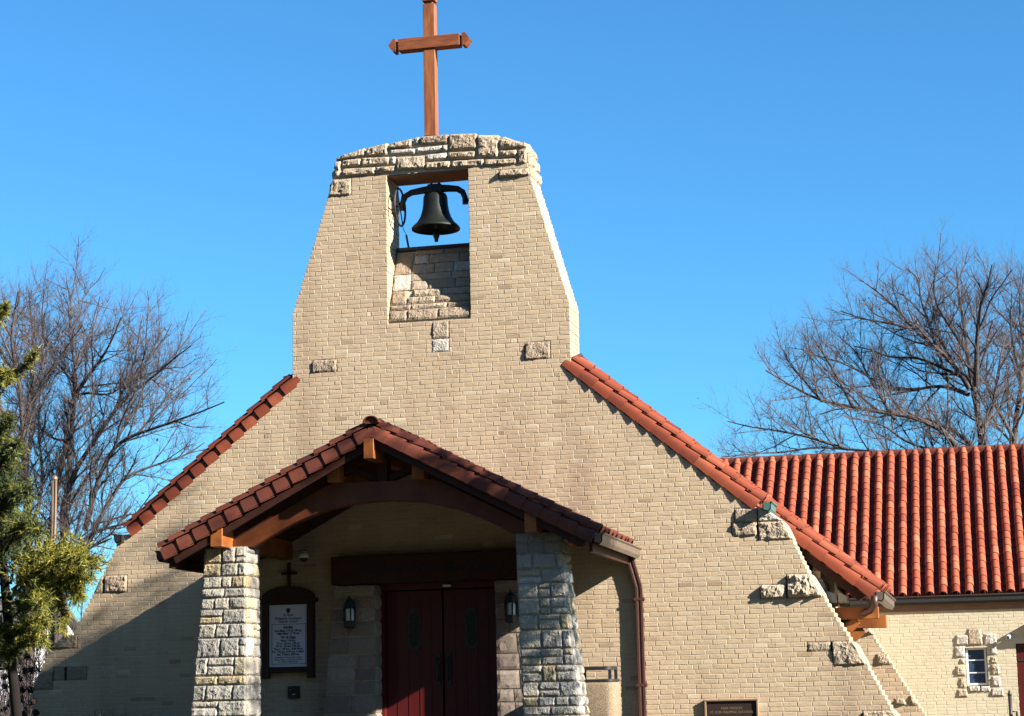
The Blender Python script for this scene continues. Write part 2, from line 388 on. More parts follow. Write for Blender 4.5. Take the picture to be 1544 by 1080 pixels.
for k, (x0, y0, x1, y1, tone, bulge, edge) in enumerate(ACC):
    p = at(x0, (y0+y1)/2, 0); q = at(x1, (y0+y1)/2, 0); a = at((x0+x1)/2, y1, 0)[2]; b = at((x0+x1)/2, y0, 0)[2]
    za, zb = round(a/CH)*CH, round(b/CH)*CH
    if zb-za < CH: zb = za+CH
    xa, xb = p[0], q[0]
    ta = ba = xa; tb = bb = xb
    if edge < 0: ba, ta = lerp_tab(LT, za+.01)-.01, lerp_tab(LT, zb-.01)-.01
    if edge > 0: bb, tb = lerp_tab(RTAB, za+.01)+.015, lerp_tab(RTAB, zb-.01)+.015
    hx0, hx1 = (min(ba, ta)-.5 if edge < 0 else xa), (max(bb, tb)+.5 if edge > 0 else xb)
    holes.append((hx0, hx1, za, zb, False))
    rocks.append(([(ba,0,za),(bb,0,za),(tb,0,zb),(ta,0,zb)], (0,-1,0), T if edge else .12, bulge, 100+k, tone, edge))
OPX0, OPX1, OPZ0, OPZ1 = -0.588, 0.696, 6.19, 8.47
holes.append((OPX0, OPX1, OPZ0, OPZ1, True))
holes.append((-0.80, 1.10, -1, 2.34, False))
bk, co = MB(), MB()
brick_wall(bk, co, 0.0, T, -5, 125, facade_outline, holes, 7)
for c4, n, dep, bulge, seed, tone, edge in rocks:   # mortar behind the stones
    i = .02
    co.prism([(c4[0][0]+i, .012, c4[0][2]-.002), (c4[1][0]-i, .012, c4[1][2]-.002), (c4[2][0]-i, .012, c4[2][2]+.002), (c4[3][0]+i, .012, c4[3][2]+.002)], (0, T-.02, 0))
facade = bk.build('facade_wall', M['brick'], church)
co.build('mortar_core', M['mortar'], facade)
for c4, n, dep, bulge, seed, tone, edge in rocks:
    mb = MB(); mb.rock(c4, n, dep, bulge, seed, rnd=tone, cell=.03, ins=.002, jit=.010)
    if edge:   # the block also shows a dressed end on the sunny or shaded return
        e = 1 if edge > 0 else -1
        xb = c4[1][0] if e > 0 else c4[0][0]; xt = c4[2][0] if e > 0 else c4[3][0]
        z0, z1 = c4[0][2], c4[2][2]
        cc = [(xb, .0, z0), (xb, T, z0), (xt, T, z1), (xt, .0, z1)]
        if e < 0: cc = [cc[1], cc[0], cc[3], cc[2]]
        mb.rock(cc, (e, 0, .2), .06, .02, seed+500, rnd=tone, cell=.06)
    mb.build('accent_stone', M['stone_tan'], facade)
# cap stones of the bell tower
def zc(x, y): return (480+x/4.289, 190+y/4.289)
CAP = [(115,300,205,140,200,222,.5),(308,450,142,108,190,197,.55),(455,605,115,80,138,148,.5),(612,655,75,70,118,122,.95),(658,838,68,52,116,125,.1),
 (460,628,152,145,180,190,.98),(632,800,140,125,165,180,.98),(805,838,122,118,165,168,.8),(843,1025,52,46,150,160,.3),(1030,1165,55,68,206,206,.5),(1170,1348,82,112,138,152,.45),
 (150,275,218,208,262,270,.6),(103,148,230,222,332,338,.7),(280,460,205,198,250,265,.55),(463,500,200,195,245,250,.95),(505,690,205,188,278,290,.6),
 (695,833,185,170,215,228,.98),(838,1018,170,160,210,220,.5),(1170,1285,160,150,198,208,.55),(1290,1350,155,145,248,250,.3),
 (155,370,275,265,316,332,.5),(372,500,265,255,298,314,.45),(690,855,235,224,274,286,.6),(860,1070,224,212,266,276,.5),(1075,1285,216,208,252,262,.45)]
mb = MB()
for k, (x0, x1, tl, tr, br, bl, tone) in enumerate(CAP):
    c4 = [at(*zc(x0, bl), 0), at(*zc(x1, br), 0), at(*zc(x1, tr), 0), at(*zc(x0, tl), 0)]
    mb.rock(c4, (0,-1,0), .5, .05 if tone < .9 else .03, 300+k, cell=.028, rnd=tone, ins=.004)
# stones of the two ends, the back and the top of the cap
for sx, tab in ((1, RTAB), (-1, LT)):
    zz = [8.24, 8.43, 8.62, 8.80]
    xx = [1.655, 1.63, 1.62, 1.57] if sx > 0 else [-1.50, -1.45, -1.41, -1.36]
    for k in range(3):
        for (ya, yb) in ((.0, .34), (.34, .66)) if k % 2 else ((.0, .24), (.24, .66)):
            a, b = (xx[k], xx[k+1])
            c4 = [(a, ya, zz[k]), (a, yb, zz[k]), (b, yb, zz[k+1]), (b, ya, zz[k+1])]
            if sx < 0: c4 = [c4[1], c4[0], c4[3], c4[2]]
            mb.rock(c4, (sx, 0, .1), .2, .06, 400+k*7+int(ya*10)+(50 if sx < 0 else 0), rnd=.6, cell=.04)
topx = [-1.38,-1.0,-.62,-.22,.16,.5,.86,1.22,1.58]
def cap_top(x): return lerp_tab([(-1.38,8.80),(-1.0,8.90),(-.3,8.98),(.3,9.03),(.8,9.02),(1.2,8.95),(1.58,8.80)], x)
for k in range(8):
    a, b = topx[k], topx[k+1]
    for (ya, yb) in ((.03,.33),(.33,.64)):
        mb.rock([(a,ya,cap_top(a)-.04),(b,ya,cap_top(b)-.04),(b,yb,cap_top(b)-.04),(a,yb,cap_top(a)-.04)], (0,0,1), .1, .045, 460+k*2+int(ya*10), rnd=.55, cell=.05)
for k in range(6):
    a, b = -1.4+k*.5, -.9+k*.5
    for (za, zb) in ((8.46,8.63),(8.63,8.8)):
        mb.rock([(b,T,za),(a,T,za),(a,T,zb),(b,T,zb)], (0,1,0), .1, .05, 500+k*2+int(za*10), rnd=.5, cell=.06)
cap = mb.build('stone_cap', M['stone_tan'], church)
mb = MB()
mb.prism([(x, .02, z) for x, z in ((-1.40,8.462),(1.585,8.462),(1.56,8.74),(1.2,8.86),(.6,8.95),(0,8.95),(-.6,8.90),(-1.1,8.82),(-1.36,8.72))], (0, T-.04, 0))
mb.build('cap_mortar', M['mortar'], cap)
# timber lintel over the bell opening
mb = MB(); mb.box(OPX0-.1, OPX1+.1, .03, T-.03, 8.445, 8.475); mb.build('bell_soffit', M['soffit'], church)
# sloping stone sill behind the bell
SA, SB = V(0, .02, 6.20), V(0, .48, 7.37)
def sillp(x, t): return (x, SA[1]+(SB[1]-SA[1])*t, SA[2]+(SB[2]-SA[2])*t)
mb = MB(); rr = random.Random(11)
sn = unit((0, -(SB[2]-SA[2]), SB[1]-SA[1]))
SILL = [(0,.15,[.22,.60,1]),(.15,.225,[.26,.70,1]),(.225,.33,[.2,.55,1]),(.33,.43,[.27,.62,1]),(.43,.56,[.24,.44,.78,1]),(.56,.66,[.22,.72,1]),(.66,.80,[.22,.50,.74,1]),(.80,.93,[.24,.42,.80,1]),(.93,1.0,[.24,.6,1])]
def sblock(u0, u1, t0, t1, k):
    xa = OPX0+.01+(OPX1-OPX0-.02)*u0; xb = OPX0+.01+(OPX1-OPX0-.02)*u1
    mb.rock([sillp(xa,t0), sillp(xb,t0), sillp(xb,t1), sillp(xa,t1)], sn, .08, .03 if t0 < .4 else .012, 600+k, rnd=rr.choice((.5,.55,.3,.97,.45,.35,.7,.2)), cell=.03, ins=.003)
for k, (u, t0, t1) in enumerate(((.22,0,.15),(.26,.15,.225),(.2,.225,.43),(.22,.43,.66),(.22,.66,.98))): sblock(0, u, t0, t1, k)
for r_, (t0, t1, xs) in enumerate(SILL):
    for k in range(len(xs)-1): sblock(xs[k], xs[k+1], t0, t1, 20+r_*9+k)
sill = mb.build('bell_sill', M['stone_tan'], church)
mb = MB(); x0, x1 = OPX0+.015, OPX1-.015
pts = [(x0, .05, 6.14), (x0, SA[1]+.02, 6.18), (x0, SB[1]+.015, 7.355), (x0, T-.01, 7.355), (x0, T-.01, 6.14)]
mb.prism(pts, (x1-x0, 0, 0)); mb.build('sill_core', M['mortar'], sill)
mb = MB(); mb.beam((OPX0+.005, .55, 7.405), (OPX1-.005, .55, 7.405), .16, .05); mb.build('sill_flashing', M['rust'], sill)

# ------------------------------------------------------------------ tiles
def barrel(mb, lo, hi, nrm, r0, r1, hgt=1.1, seg=8, lip=.016):
    lo = V(*lo); hi = V(*hi); ax = unit(hi-lo); nrm = unit(nrm); cr = np.cross(ax, nrm)
    def ring(c, r): return [mb.vert(c+cr*r*math.cos(math.pi*k/seg)+nrm*r*hgt*math.sin(math.pi*k/seg)) for k in range(seg+1)]
    a = ring(lo, r0); b = ring(hi, r1); a2 = ring(lo, r0); c = ring(lo, r0-lip); c2 = ring(lo, r0-lip); d = ring(lo+ax*.1, r0-lip-.004)
    for k in range(seg):
        mb.face([a[k+1], a[k], b[k], b[k+1]], True); mb.face([a2[k], a2[k+1], c[k+1], c[k]], False); mb.face([c2[k], c2[k+1], d[k+1], d[k]], True)
def field(mb, eave, up, length, acr, n, nrm, spacing=.276, expo=.262, r=.088, seed=0, lift=.0, seg=8, hg=1.3, calm=1.0):
    R = random.Random(seed); eave = V(*eave); up = unit(up); acr = unit(acr); nrm = unit(nrm)
    nc = int(math.ceil(length/expo))
    for c in range(n):
        base = eave+acr*(spacing*(c+.5)+R.uniform(-.006,.006))
        for k in range(nc):
            s0 = k*expo+R.uniform(-.012,.012); s1 = min(length+.02, s0+expo+.06)
            mb.rnd = min(1, max(0, R.gauss(.52, .24))) if R.random() > .03 else R.choice((.0, 1.0))
            w = acr*R.uniform(-.006,.006)
            barrel(mb, base+up*s0+nrm*(.010+.016*calm+lift)+w, base+up*s1+nrm*(.006+lift)+w, nrm, r*(1+.06*calm), r*(1-.12*calm), hg, seg, .016*calm+.004*(calm<1))
def pans(mb, eave, up, length, acr, width, nrm, spacing=.276):
    """concave pans under the covers, as one ribbed sheet with stepped courses"""
    eave = V(*eave); up = unit(up); acr = unit(acr); nrm = unit(nrm)
    n = int(round(width/spacing)); nc = max(1, int(length/.262)); L = length/nc
    off = []
    for c in range(n):
        for f, h in ((0,.03),(.25,.03),(.5,.03),(.62,.006),(.75,-.002),(.88,.006)): off.append((c+f-.0, h))
    off.append((n, .03))
    # valley centred between columns: columns sit at +.5, so shift by .5
    for k in range(nc):
        rows = []
        for s, dh in ((k*L, .016), ((k+1)*L+.01, 0)):
            rows.append([mb.vert(eave+acr*min(width, max(0, (o-.0)*spacing))+up*s+nrm*((h if True else 0)*.0+dh)) for o, h in off])
        for i in range(len(off)-1): mb.face([rows[0][i], rows[0][i+1], rows[1][i+1], rows[1][i]], False)
        lo2 = [mb.vert(V(*mb.v[i])-nrm*.02) for i in rows[0]]
        for i in range(len(off)-1): mb.face([lo2[i], lo2[i+1], rows[0][i+1], rows[0][i]], False)
RAKE = [(-.06,.0),(.0,.020),(.045,.024),(.08,.010),(.104,-.025),(.114,-.07),(.117,-.115),(.118,-.165)]
def rake(mb, lo, hi, out, nrm, expo=.275, seed=0, k0=1.13, sc=1.0):
    lo = V(*lo); hi = V(*hi); up = unit(hi-lo); out = unit(out); nrm = unit(nrm); L = np.linalg.norm(hi-lo)
    n = int(round(L/expo)); e = L/n; R = random.Random(seed)
    flip = np.cross(up, out)@nrm > 0
    for k in range(n):
        mb.rnd = min(1, max(0, R.gauss(.5, .2)))
        s0 = k*e; s1 = (k+1)*e+.04
        def ring(s, f, dn, t=0): return [mb.vert(lo+up*s+out*(o*f*sc-t*(.9 if i > 3 else .1))+nrm*(h*f*sc+dn-t*(1 if i < 5 else 0))) for i, (o, h) in enumerate(RAKE)]
        a = ring(s0, k0, .026); b = ring(s1, .86, .0); c = ring(s0, k0, .026, .018); d = ring(s0+.2, k0, .01, .04); a2 = ring(s0, k0, .026); c2 = ring(s0, k0, .026, .018)
        for i in range(len(RAKE)-1):
            q = [[a[i], b[i], b[i+1], a[i+1]], [a2[i], a2[i+1], c[i+1], c[i]], [c2[i], c2[i+1], d[i+1], d[i]]]
            for t_, f_ in enumerate(q): mb.face(f_ if not flip else f_[::-1], t_ != 1)
    # the row of cover tiles that laps over the rake pieces
    for k in range(n):
        mb.rnd = min(1, max(0, R.gauss(.5, .2))); o_ = R.uniform(-.006, .006)
        s0 = (k-.35)*e+R.uniform(-.012, .012); s1 = s0+e+.06
        if s0 < -.02: s0 = -.02
        barrel(mb, lo+up*s0+out*o_+nrm*.062, lo+up*min(s1, L+.02)+out*o_+nrm*.040, nrm, .094*sc, .080*sc, 1.0, 8, .018)
def deck(mb, p0, p1, q1, q0, nrm, th): mb.prism([p0, p1, q1, q0], -unit(nrm)*th)

# main roof: slopes 0.82, ridge over x = .05
CX = .05; SL = .822
def roofz(x): return 5.44+ (2.19-abs(x-CX))*SL
nR = unit((SL, 0, 1)); nL = unit((-SL, 0, 1))
NY0, NY1 = .62, 15.2
EX = 6.38-CX                       # half span at the right eave
EXS = {1: 5.18, -1: 4.80}          # the wide right eave belongs to the short front bay only
BAY = 3.35
RZ = roofz(CX) - .03               # ridge height
mb = MB()
for sgn in (1, -1):
    n = nR if sgn > 0 else nL
    ex = EXS[sgn]
    e = V(CX+sgn*ex, NY0, roofz(CX+ex)-.0); up = unit((-sgn, 0, SL)); L = ex*math.sqrt(1+SL*SL)
    field(mb, e+n*-.005+V(0,.08,0), up, L-.05, (0,1,0), int((NY1-NY0)/.276), n, seed=20+sgn, seg=6)
    if sgn > 0:
        e3 = V(CX+EX, NY0+.22, roofz(CX+EX)); field(mb, e3+n*-.005, up, (EX-5.12)*math.sqrt(1+SL*SL), (0,1,0), 9, n, seed=26, seg=6)
    # strip over the gable wall itself
    e2 = V(CX+sgn*4.80, .16, roofz(CX+4.80))
    field(mb, e2+n*-.005, up, (4.80-2.16)*math.sqrt(1+SL*SL), (0,1,0), 1, n, seed=30+sgn)
nave_roof = mb.build('nave_roof', M['tile'], church)
mb = MB()
for sgn in (1, -1):
    n = nR if sgn > 0 else nL
    for (h, ya, yb, hin) in ((EXS[sgn]-.03, NY0+.02, NY1, 0), (EX-.03 if sgn > 0 else 4.77, NY0+.02, BAY, EXS[sgn]-.03), (4.74, .10, NY0+.0, 2.14)):
        zo = -.085
        p = [V(CX+sgn*h, ya, roofz(CX+h)), V(CX+sgn*h, yb, roofz(CX+h)), V(CX+sgn*hin, yb, roofz(CX+hin)), V(CX+sgn*hin, ya, roofz(CX+hin))]
        deck(mb, *[q+n*zo for q in p], n, .10)
mb.build('roof_deck', M['pan'], nave_roof)
mb = MB(); rr = random.Random(5)
for k in range(38):
    y0 = NY0-.04+k*.385; mb.rnd = rr.uniform(.3, .8)
    barrel(mb, (CX, y0, RZ-.02), (CX, y0+.43, RZ-.035), (0,0,1), .13, .115, 1.0, 8)
mb.build('ridge_cap', M['tile'], nave_roof)
for sgn in (1, -1):
    mb = MB()
    n = nR if sgn > 0 else nL
    lo = V(CX+sgn*4.82, 0.08, roofz(CX+4.82)); hi = V(CX+sgn*2.14, 0.08, roofz(CX+2.14))
    rake(mb, lo+n*-.035, hi+n*-.035, (0,-1,0), n, seed=40+sgn, sc=.88)
    mb.build('rake_tiles', M['tile'], nave_roof)
mb = MB()
lo = V(CX+EX+.02, NY0-.02, roofz(CX+EX+.02)); hi = V(CX+4.82, NY0-.02, roofz(CX+4.82))
rake(mb, lo+nR*-.035, hi+nR*-.035, (0,-1,0), nR, seed=44, sc=.9)
mb.build('rake_tiles', M['tile'], nave_roof)
# dark metal flashing where the roof meets the tower
for sgn in (1, -1):
    mb = MB()
    x = 2.20 if sgn > 0 else -2.10
    zt = roofz(x)
    mb.prism([(x, .05, zt-.02), (x+sgn*.16, .05, roofz(abs(x)+.16)-.0), (x+sgn*.16, T+.12, roofz(abs(x)+.16)+.03), (x, T+.12, zt+.16)], (0, 0, .05))
    mb.build('tower_flashing', M['rust'], nave_roof)
# gutters of the main roof, green copper stub and eave
def gutter_profile(sgn): return [(0,0),(sgn*.13,0),(sgn*.145,.03),(sgn*.12,.035),(sgn*.11,.012),(0,.012)]
def gutter(x, z, y0, y1, sgn, name, m, parent, size=1.0):
    mb = MB()
    pr = [(0,.0),(.0,-.10),(.075,-.125),(.105,-.085),(.108,-.02),(.130,-.005),(.130,.008),(.095,.008),(.095,-.08),(.07,-.11),(.012,-.09),(.012,0)]
    mb.prism([(x+sgn*a*size, y0, z+b*size) for a, b in pr], (0, y1-y0, 0))
    for y in (y0, y1-.006): mb.prism([(x+sgn*a*size, y, z+b*size) for a, b in [(0,0),(.0,-.10),(.075,-.125),(.105,-.085),(.108,-.02),(.120,-.005)]], (0, .006, 0))
    return mb.build(name, m, parent)
gz = roofz(CX+EX)-.06
gz2 = roofz(CX+4.86)-.01
gutter(CX+EX-.02, gz, NY0-.04, BAY, 1, 'eave_gutter', M['bronze_metal'], nave_roof, 1.15)
gutter(CX-4.84, gz2-.06, .55, NY1-.3, -1, 'eave_gutter', M['black_metal'], nave_roof, 1.1)
gutter(CX+4.86, gz2, -.16, .5, 1, 'stub_gutter', M['copper'], nave_roof, 1.1)
gutter(CX-4.84, gz2-.06, -.12, .5, -1, 'stub_gutter', M['black_metal'], nave_roof, 1.1)
# nave side walls (set back under the eaves), stone corner, brackets and elbow
def nave_walls():
    mb = MB(); bkn = MB(); con = MB()
    mb.box(-4.45, -4.15, T+.02, NY1-.1, -.9, 3.2); mb.build('nave_wall', M['brick'], church)
    mb = MB(); mb.box(5.30, 5.60, T+.02, BAY-.15, -.9, 2.3); mb.box(4.5, 4.75, BAY-.149, NY1-.1, -.9, 3.2); mb.box(4.5, 5.29, BAY-.4, BAY-.15, -.9, 2.6)
    w = mb.build('nave_wall', M['brick'], church)
    mb = MB(); R = random.Random(9)
    z = -.3
    while z < 2.15:
        h = R.uniform(.15, .24); y = T+.01
        while y < 1.5:
            l = R.uniform(.2, .38)
            mb.rock([(5.63, y, z), (5.63, y+l, z), (5.63, y+l, z+h), (5.63, y, z+h)], (1,0,0), .1, .05, int(z*100+y*1000), rnd=R.choice((.2,.3,.45,.95)), cell=.05); y += l
        z += h
    for k, (a, b) in enumerate(((5.62,5.82),(5.82,5.98))):
        mb.rock([(a, T+.08, 1.84), (b, T+.08, 1.84), (b, T+.08, 1.94+.05*(k == 0)), (a, T+.08, 2.04)], (0,-1,.2), .25, .03, 790+k, rnd=.98, cell=.04)
    mb.build('stone_corner', M['stone'], w)
    mb = MB()  # soffit boards under the eave
    for sgn in (1,):
        n = nR if sgn > 0 else nL
        p = [V(CX+sgn*h, y, roofz(CX+h)) - n*.22 for h, y in ((EX-.02, NY0+.05), (EX-.02, BAY-.05), (5.45, BAY-.05), (5.45, NY0+.05))]
        mb.prism(p, -n*.03)
        p = [V(CX+sgn*h, NY0+.0, roofz(CX+h)) - n*.18 for h in (4.86, EX-.04)]
        mb.prism([p[0], p[1], p[1]-n*.12, p[0]-n*.12], (0, .045, 0))
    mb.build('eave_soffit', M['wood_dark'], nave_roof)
    for Y, a, b in ((.80, at(1325, 924, .80), .085), (1.15, at(1337, 937, 1.15), .09)):
        for sgn in (1,):
            mb = MB()
            xe = a[0] if sgn > 0 else 2*CX-a[0]
            xw = 5.58 if sgn > 0 else -5.48
            mb.beam((xw, Y, a[2]), (xe, Y, a[2]), .15, b*2)
            mb.beam((xw+sgn*.02, Y+.01, a[2]-.52), (xw+sgn*(abs(xe-xw)*.62), Y+.01, a[2]-.1), .11, .13)
            mb.build('eave_bracket', M['wood'], church)
    mb = MB(); p = [at(1318, 898, .58), at(1319, 912, .60), at(1312, 921, .68), at(1296, 927, .78), at(1270, 938, .95)]
    mb.tube(p, .048, 10); mb.build('downspout_elbow', M['brown_metal'], church)
nave_walls()
# second buttress behind the right flank
B0 = [(-.6,7.40),(.0,6.98),(.313,6.786),(.932,6.413),(1.56,6.05),(1.72,5.98),(1.85,5.9)]
bk, co = MB(), MB()
bst = [(5.62,5.98,1.15,1.35,False)]
brick_wall(bk, co, 4.0, .5, -9, 27, lambda z: [(5.62, lerp_tab(B0, z))], [], 17)
but = bk.build('side_buttress', M['brick'], church); co.build('mortar_core', M['mortar'], but)
for k, (x0, y0, x1, y1) in enumerate(((1309,951,1318,957),(1322,985,1345,1003),(1350,1052,1368,1064),(1372,1048,1384,1064))):
    a = at(x0, y1, 4); b = at(x1, y0, 4)
    mb = MB(); mb.rock([(a[0], 3.99, a[2]), (b[0], 3.99, a[2]), (b[0]-.06, 3.99, b[2]), (a[0], 3.99, b[2])], (0,-1,0), .1, .04, 810+k, rnd=.5, cell=.035)
    mb.build('accent_stone', M['stone_tan'], but)

# ------------------------------------------------------------------ porch
PY0, PCX, PSL = -2.80, .05, .517
PEX = 2.98; PRZ = 4.235
def pz(x): return PRZ-abs(x-PCX)*PSL
pnR = unit((PSL,0,1)); pnL = unit((-PSL,0,1))
mb = MB()
for sgn in (1, -1):
    n = pnR if sgn > 0 else pnL
    up = unit((-sgn,0,PSL)); L = PEX*math.sqrt(1+PSL**2)
    field(mb, V(PCX+sgn*PEX, PY0+.10, pz(PCX+PEX))-n*.045, up, L-.06, (0,1,0), 9, n, seed=50+sgn, spacing=.296, r=.092)
porch_roof = mb.build('porch_roof', M['tile_dark'], church)
mb = MB()
for sgn in (1, -1):
    n = pnR if sgn > 0 else pnL
    p = [V(PCX+sgn*h, y, pz(PCX+h))-n*.06 for h, y in ((PEX-.02, PY0+.03), (PEX-.02, -.012), (0, -.012), (0, PY0+.03))]
    deck(mb, *p, n, .05)
mb.build('roof_deck', M['pan'], porch_roof)
mb = MB()
for sgn in (1, -1):
    n = pnR if sgn > 0 else pnL
    p = [V(PCX+sgn*h, y, pz(PCX+h))-n*.115 for h, y in ((PEX-.04, PY0+.06), (PEX-.04, -.014), (.0, -.014), (.0, PY0+.06))]
    deck(mb, *p, n, .03)
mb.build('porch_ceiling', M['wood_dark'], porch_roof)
mb = MB(); rr = random.Random(6)
for k in range(9):
    y0 = PY0-.10+k*.33; mb.rnd = rr.uniform(.25, .6)
    barrel(mb, (PCX, y0, PRZ+.02), (PCX, min(-.02, y0+.38), PRZ+.005), (0,0,1), .115, .10, .85, 8)
mb.prism([(PCX+.095*math.cos(t), PY0-.07, PRZ+.01+.08*math.sin(t)) for t in [math.pi*k/10 for k in range(11)]], (0,.02,0))
mb.build('ridge_cap', M['tile_dark'], porch_roof)
for sgn in (1, -1):
    mb = MB()
    n = pnR if sgn > 0 else pnL
    lo = V(PCX+sgn*(PEX+.03), PY0+.03, pz(PCX+PEX+.03)); hi = V(PCX+sgn*.02, PY0+.03, pz(PCX+.02))
    rake(mb, lo-n*.02, hi-n*.02, (0,-1,0), n, expo=.262, seed=60+sgn, sc=.93, k0=1.06)
    mb.build('rake_tiles', M['tile_dark'], porch_roof)
mb = MB()
for sgn in (1, -1):
    n = pnR if sgn > 0 else pnL
    a = V(PCX+sgn*(PEX-.05), PY0+.02, pz(PCX+PEX-.05))-n*.16; b = V(PCX, PY0+.02, PRZ)-n*.16
    b2 = V(PCX, PY0+.02, PRZ-.285); b1 = V(PCX, PY0+.02, PRZ-.18)
    mb.prism([a, b1, b2, a-n*.095], (0,.045,0))
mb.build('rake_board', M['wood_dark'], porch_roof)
g1 = gutter(PCX+PEX-.02, pz(PCX+PEX)-.03, PY0-.02, -.02, 1, 'eave_gutter', M['bronze_metal'], porch_roof, 1.15)
g2 = gutter(PCX-PEX+.02, pz(PCX+PEX)-.03, PY0-.02, -.02, -1, 'eave_gutter', M['black_metal'], porch_roof, 1.15)
for sgn in (1, -1):
    mb = MB(); mb.box(min(PCX+sgn*(PEX-.045), PCX+sgn*(PEX-.09)), max(PCX+sgn*(PEX-.045), PCX+sgn*(PEX-.09)), PY0+.07, -.015, pz(PCX+PEX)-.26, pz(PCX+PEX)-.12); mb.build('eave_board', M['wood_dark'], porch_roof)
# timber frame: plates on the pillars, ridge beam, purlins, arched truss
TRY0, TRY1 = -2.42, -2.20
def timber(name, px0, py0, px1, py1, Y0, Y1):
    a = at(px0, py1, Y0); b = at(px1, py0, Y0)
    mb = MB(); mb.frame_box(V((a[0]+b[0])/2, (Y0+Y1)/2, (a[2]+b[2])/2), V(1,0,0), V(0,0,-1), V(0,1,0), abs(b[0]-a[0])/2, abs(b[2]-a[2])/2, abs(Y1-Y0)/2, .006)
    return mb.build(name, M['wood'], church)
timber('plate_beam', 317, 792, 335, 825, -2.80, -.02)
timber('plate_beam', 791, 770, 808, 803, -2.80, -.02)
timber('ridge_beam', 548, 661, 563, 692, -2.88, -.02)
timber('purlin', 493, 700, 511, 727, -2.60, -.02)
timber('purlin', 621, 695, 639, 722, -2.60, -.02)
mb = MB()
zb = 2.70
n = 40; bot, top = [], []
xl, xr = -2.22, 2.30
for i in range(n+1):
    x = xl+(xr-xl)*i/n
    u = (x-PCX)/1.86
    zarch = 3.26-.56*(abs(u)**2.1) if abs(u) < 1 else 2.70
    zt = min(3.52, pz(x)-.33)
    bot.append((x, TRY0, zarch)); top.append((x, TRY0, max(zt, zarch+.05)))
a = [mb.vert(p) for p in bot]; b = [mb.vert(p) for p in top]
c = [mb.vert((p[0], TRY1, p[2])) for p in bot]; d = [mb.vert((p[0], TRY1, p[2])) for p in top]
for i in range(n):
    mb.face([a[i],a[i+1],b[i+1],b[i]], False); mb.face([c[i+1],c[i],d[i],d[i+1]], False)
    mb.face([c[i],c[i+1],a[i+1],a[i]], True); mb.face([b[i],b[i+1],d[i+1],d[i]], False)
mb.face([a[0],b[0],d[0],c[0]], False); mb.face([a[n],c[n],d[n],b[n]], False)
M['truss'] = mat('shaded_arch_timber', (.12,.032,.009), .5, nscale=4, ncol=(.06,.015,.005), namt=.7, bscale=22, bstr=.2, bdist=.005, spec=.4)  # timber colour darkened to carry the shade of the roof overhang
truss = mb.build('arched_truss', M['truss'], church)
mb = MB(); mb.box(PCX-.07, PCX+.07, TRY0+.02, TRY1-.02, 3.52, 3.86)
for sgn in (1,-1):
    mb.beam((PCX+sgn*.08, (TRY0+TRY1)/2, 3.56), (PCX+sgn*.55, (TRY0+TRY1)/2, 3.74), .1, .1)
    mb.beam((PCX+sgn*.02, (TRY0+TRY1)/2, PRZ-.26), (PCX+sgn*2.5, (TRY0+TRY1)/2, pz(PCX+2.5)-.26), .16, .14)
mb.build('truss_post', M['wood_dark'], truss)

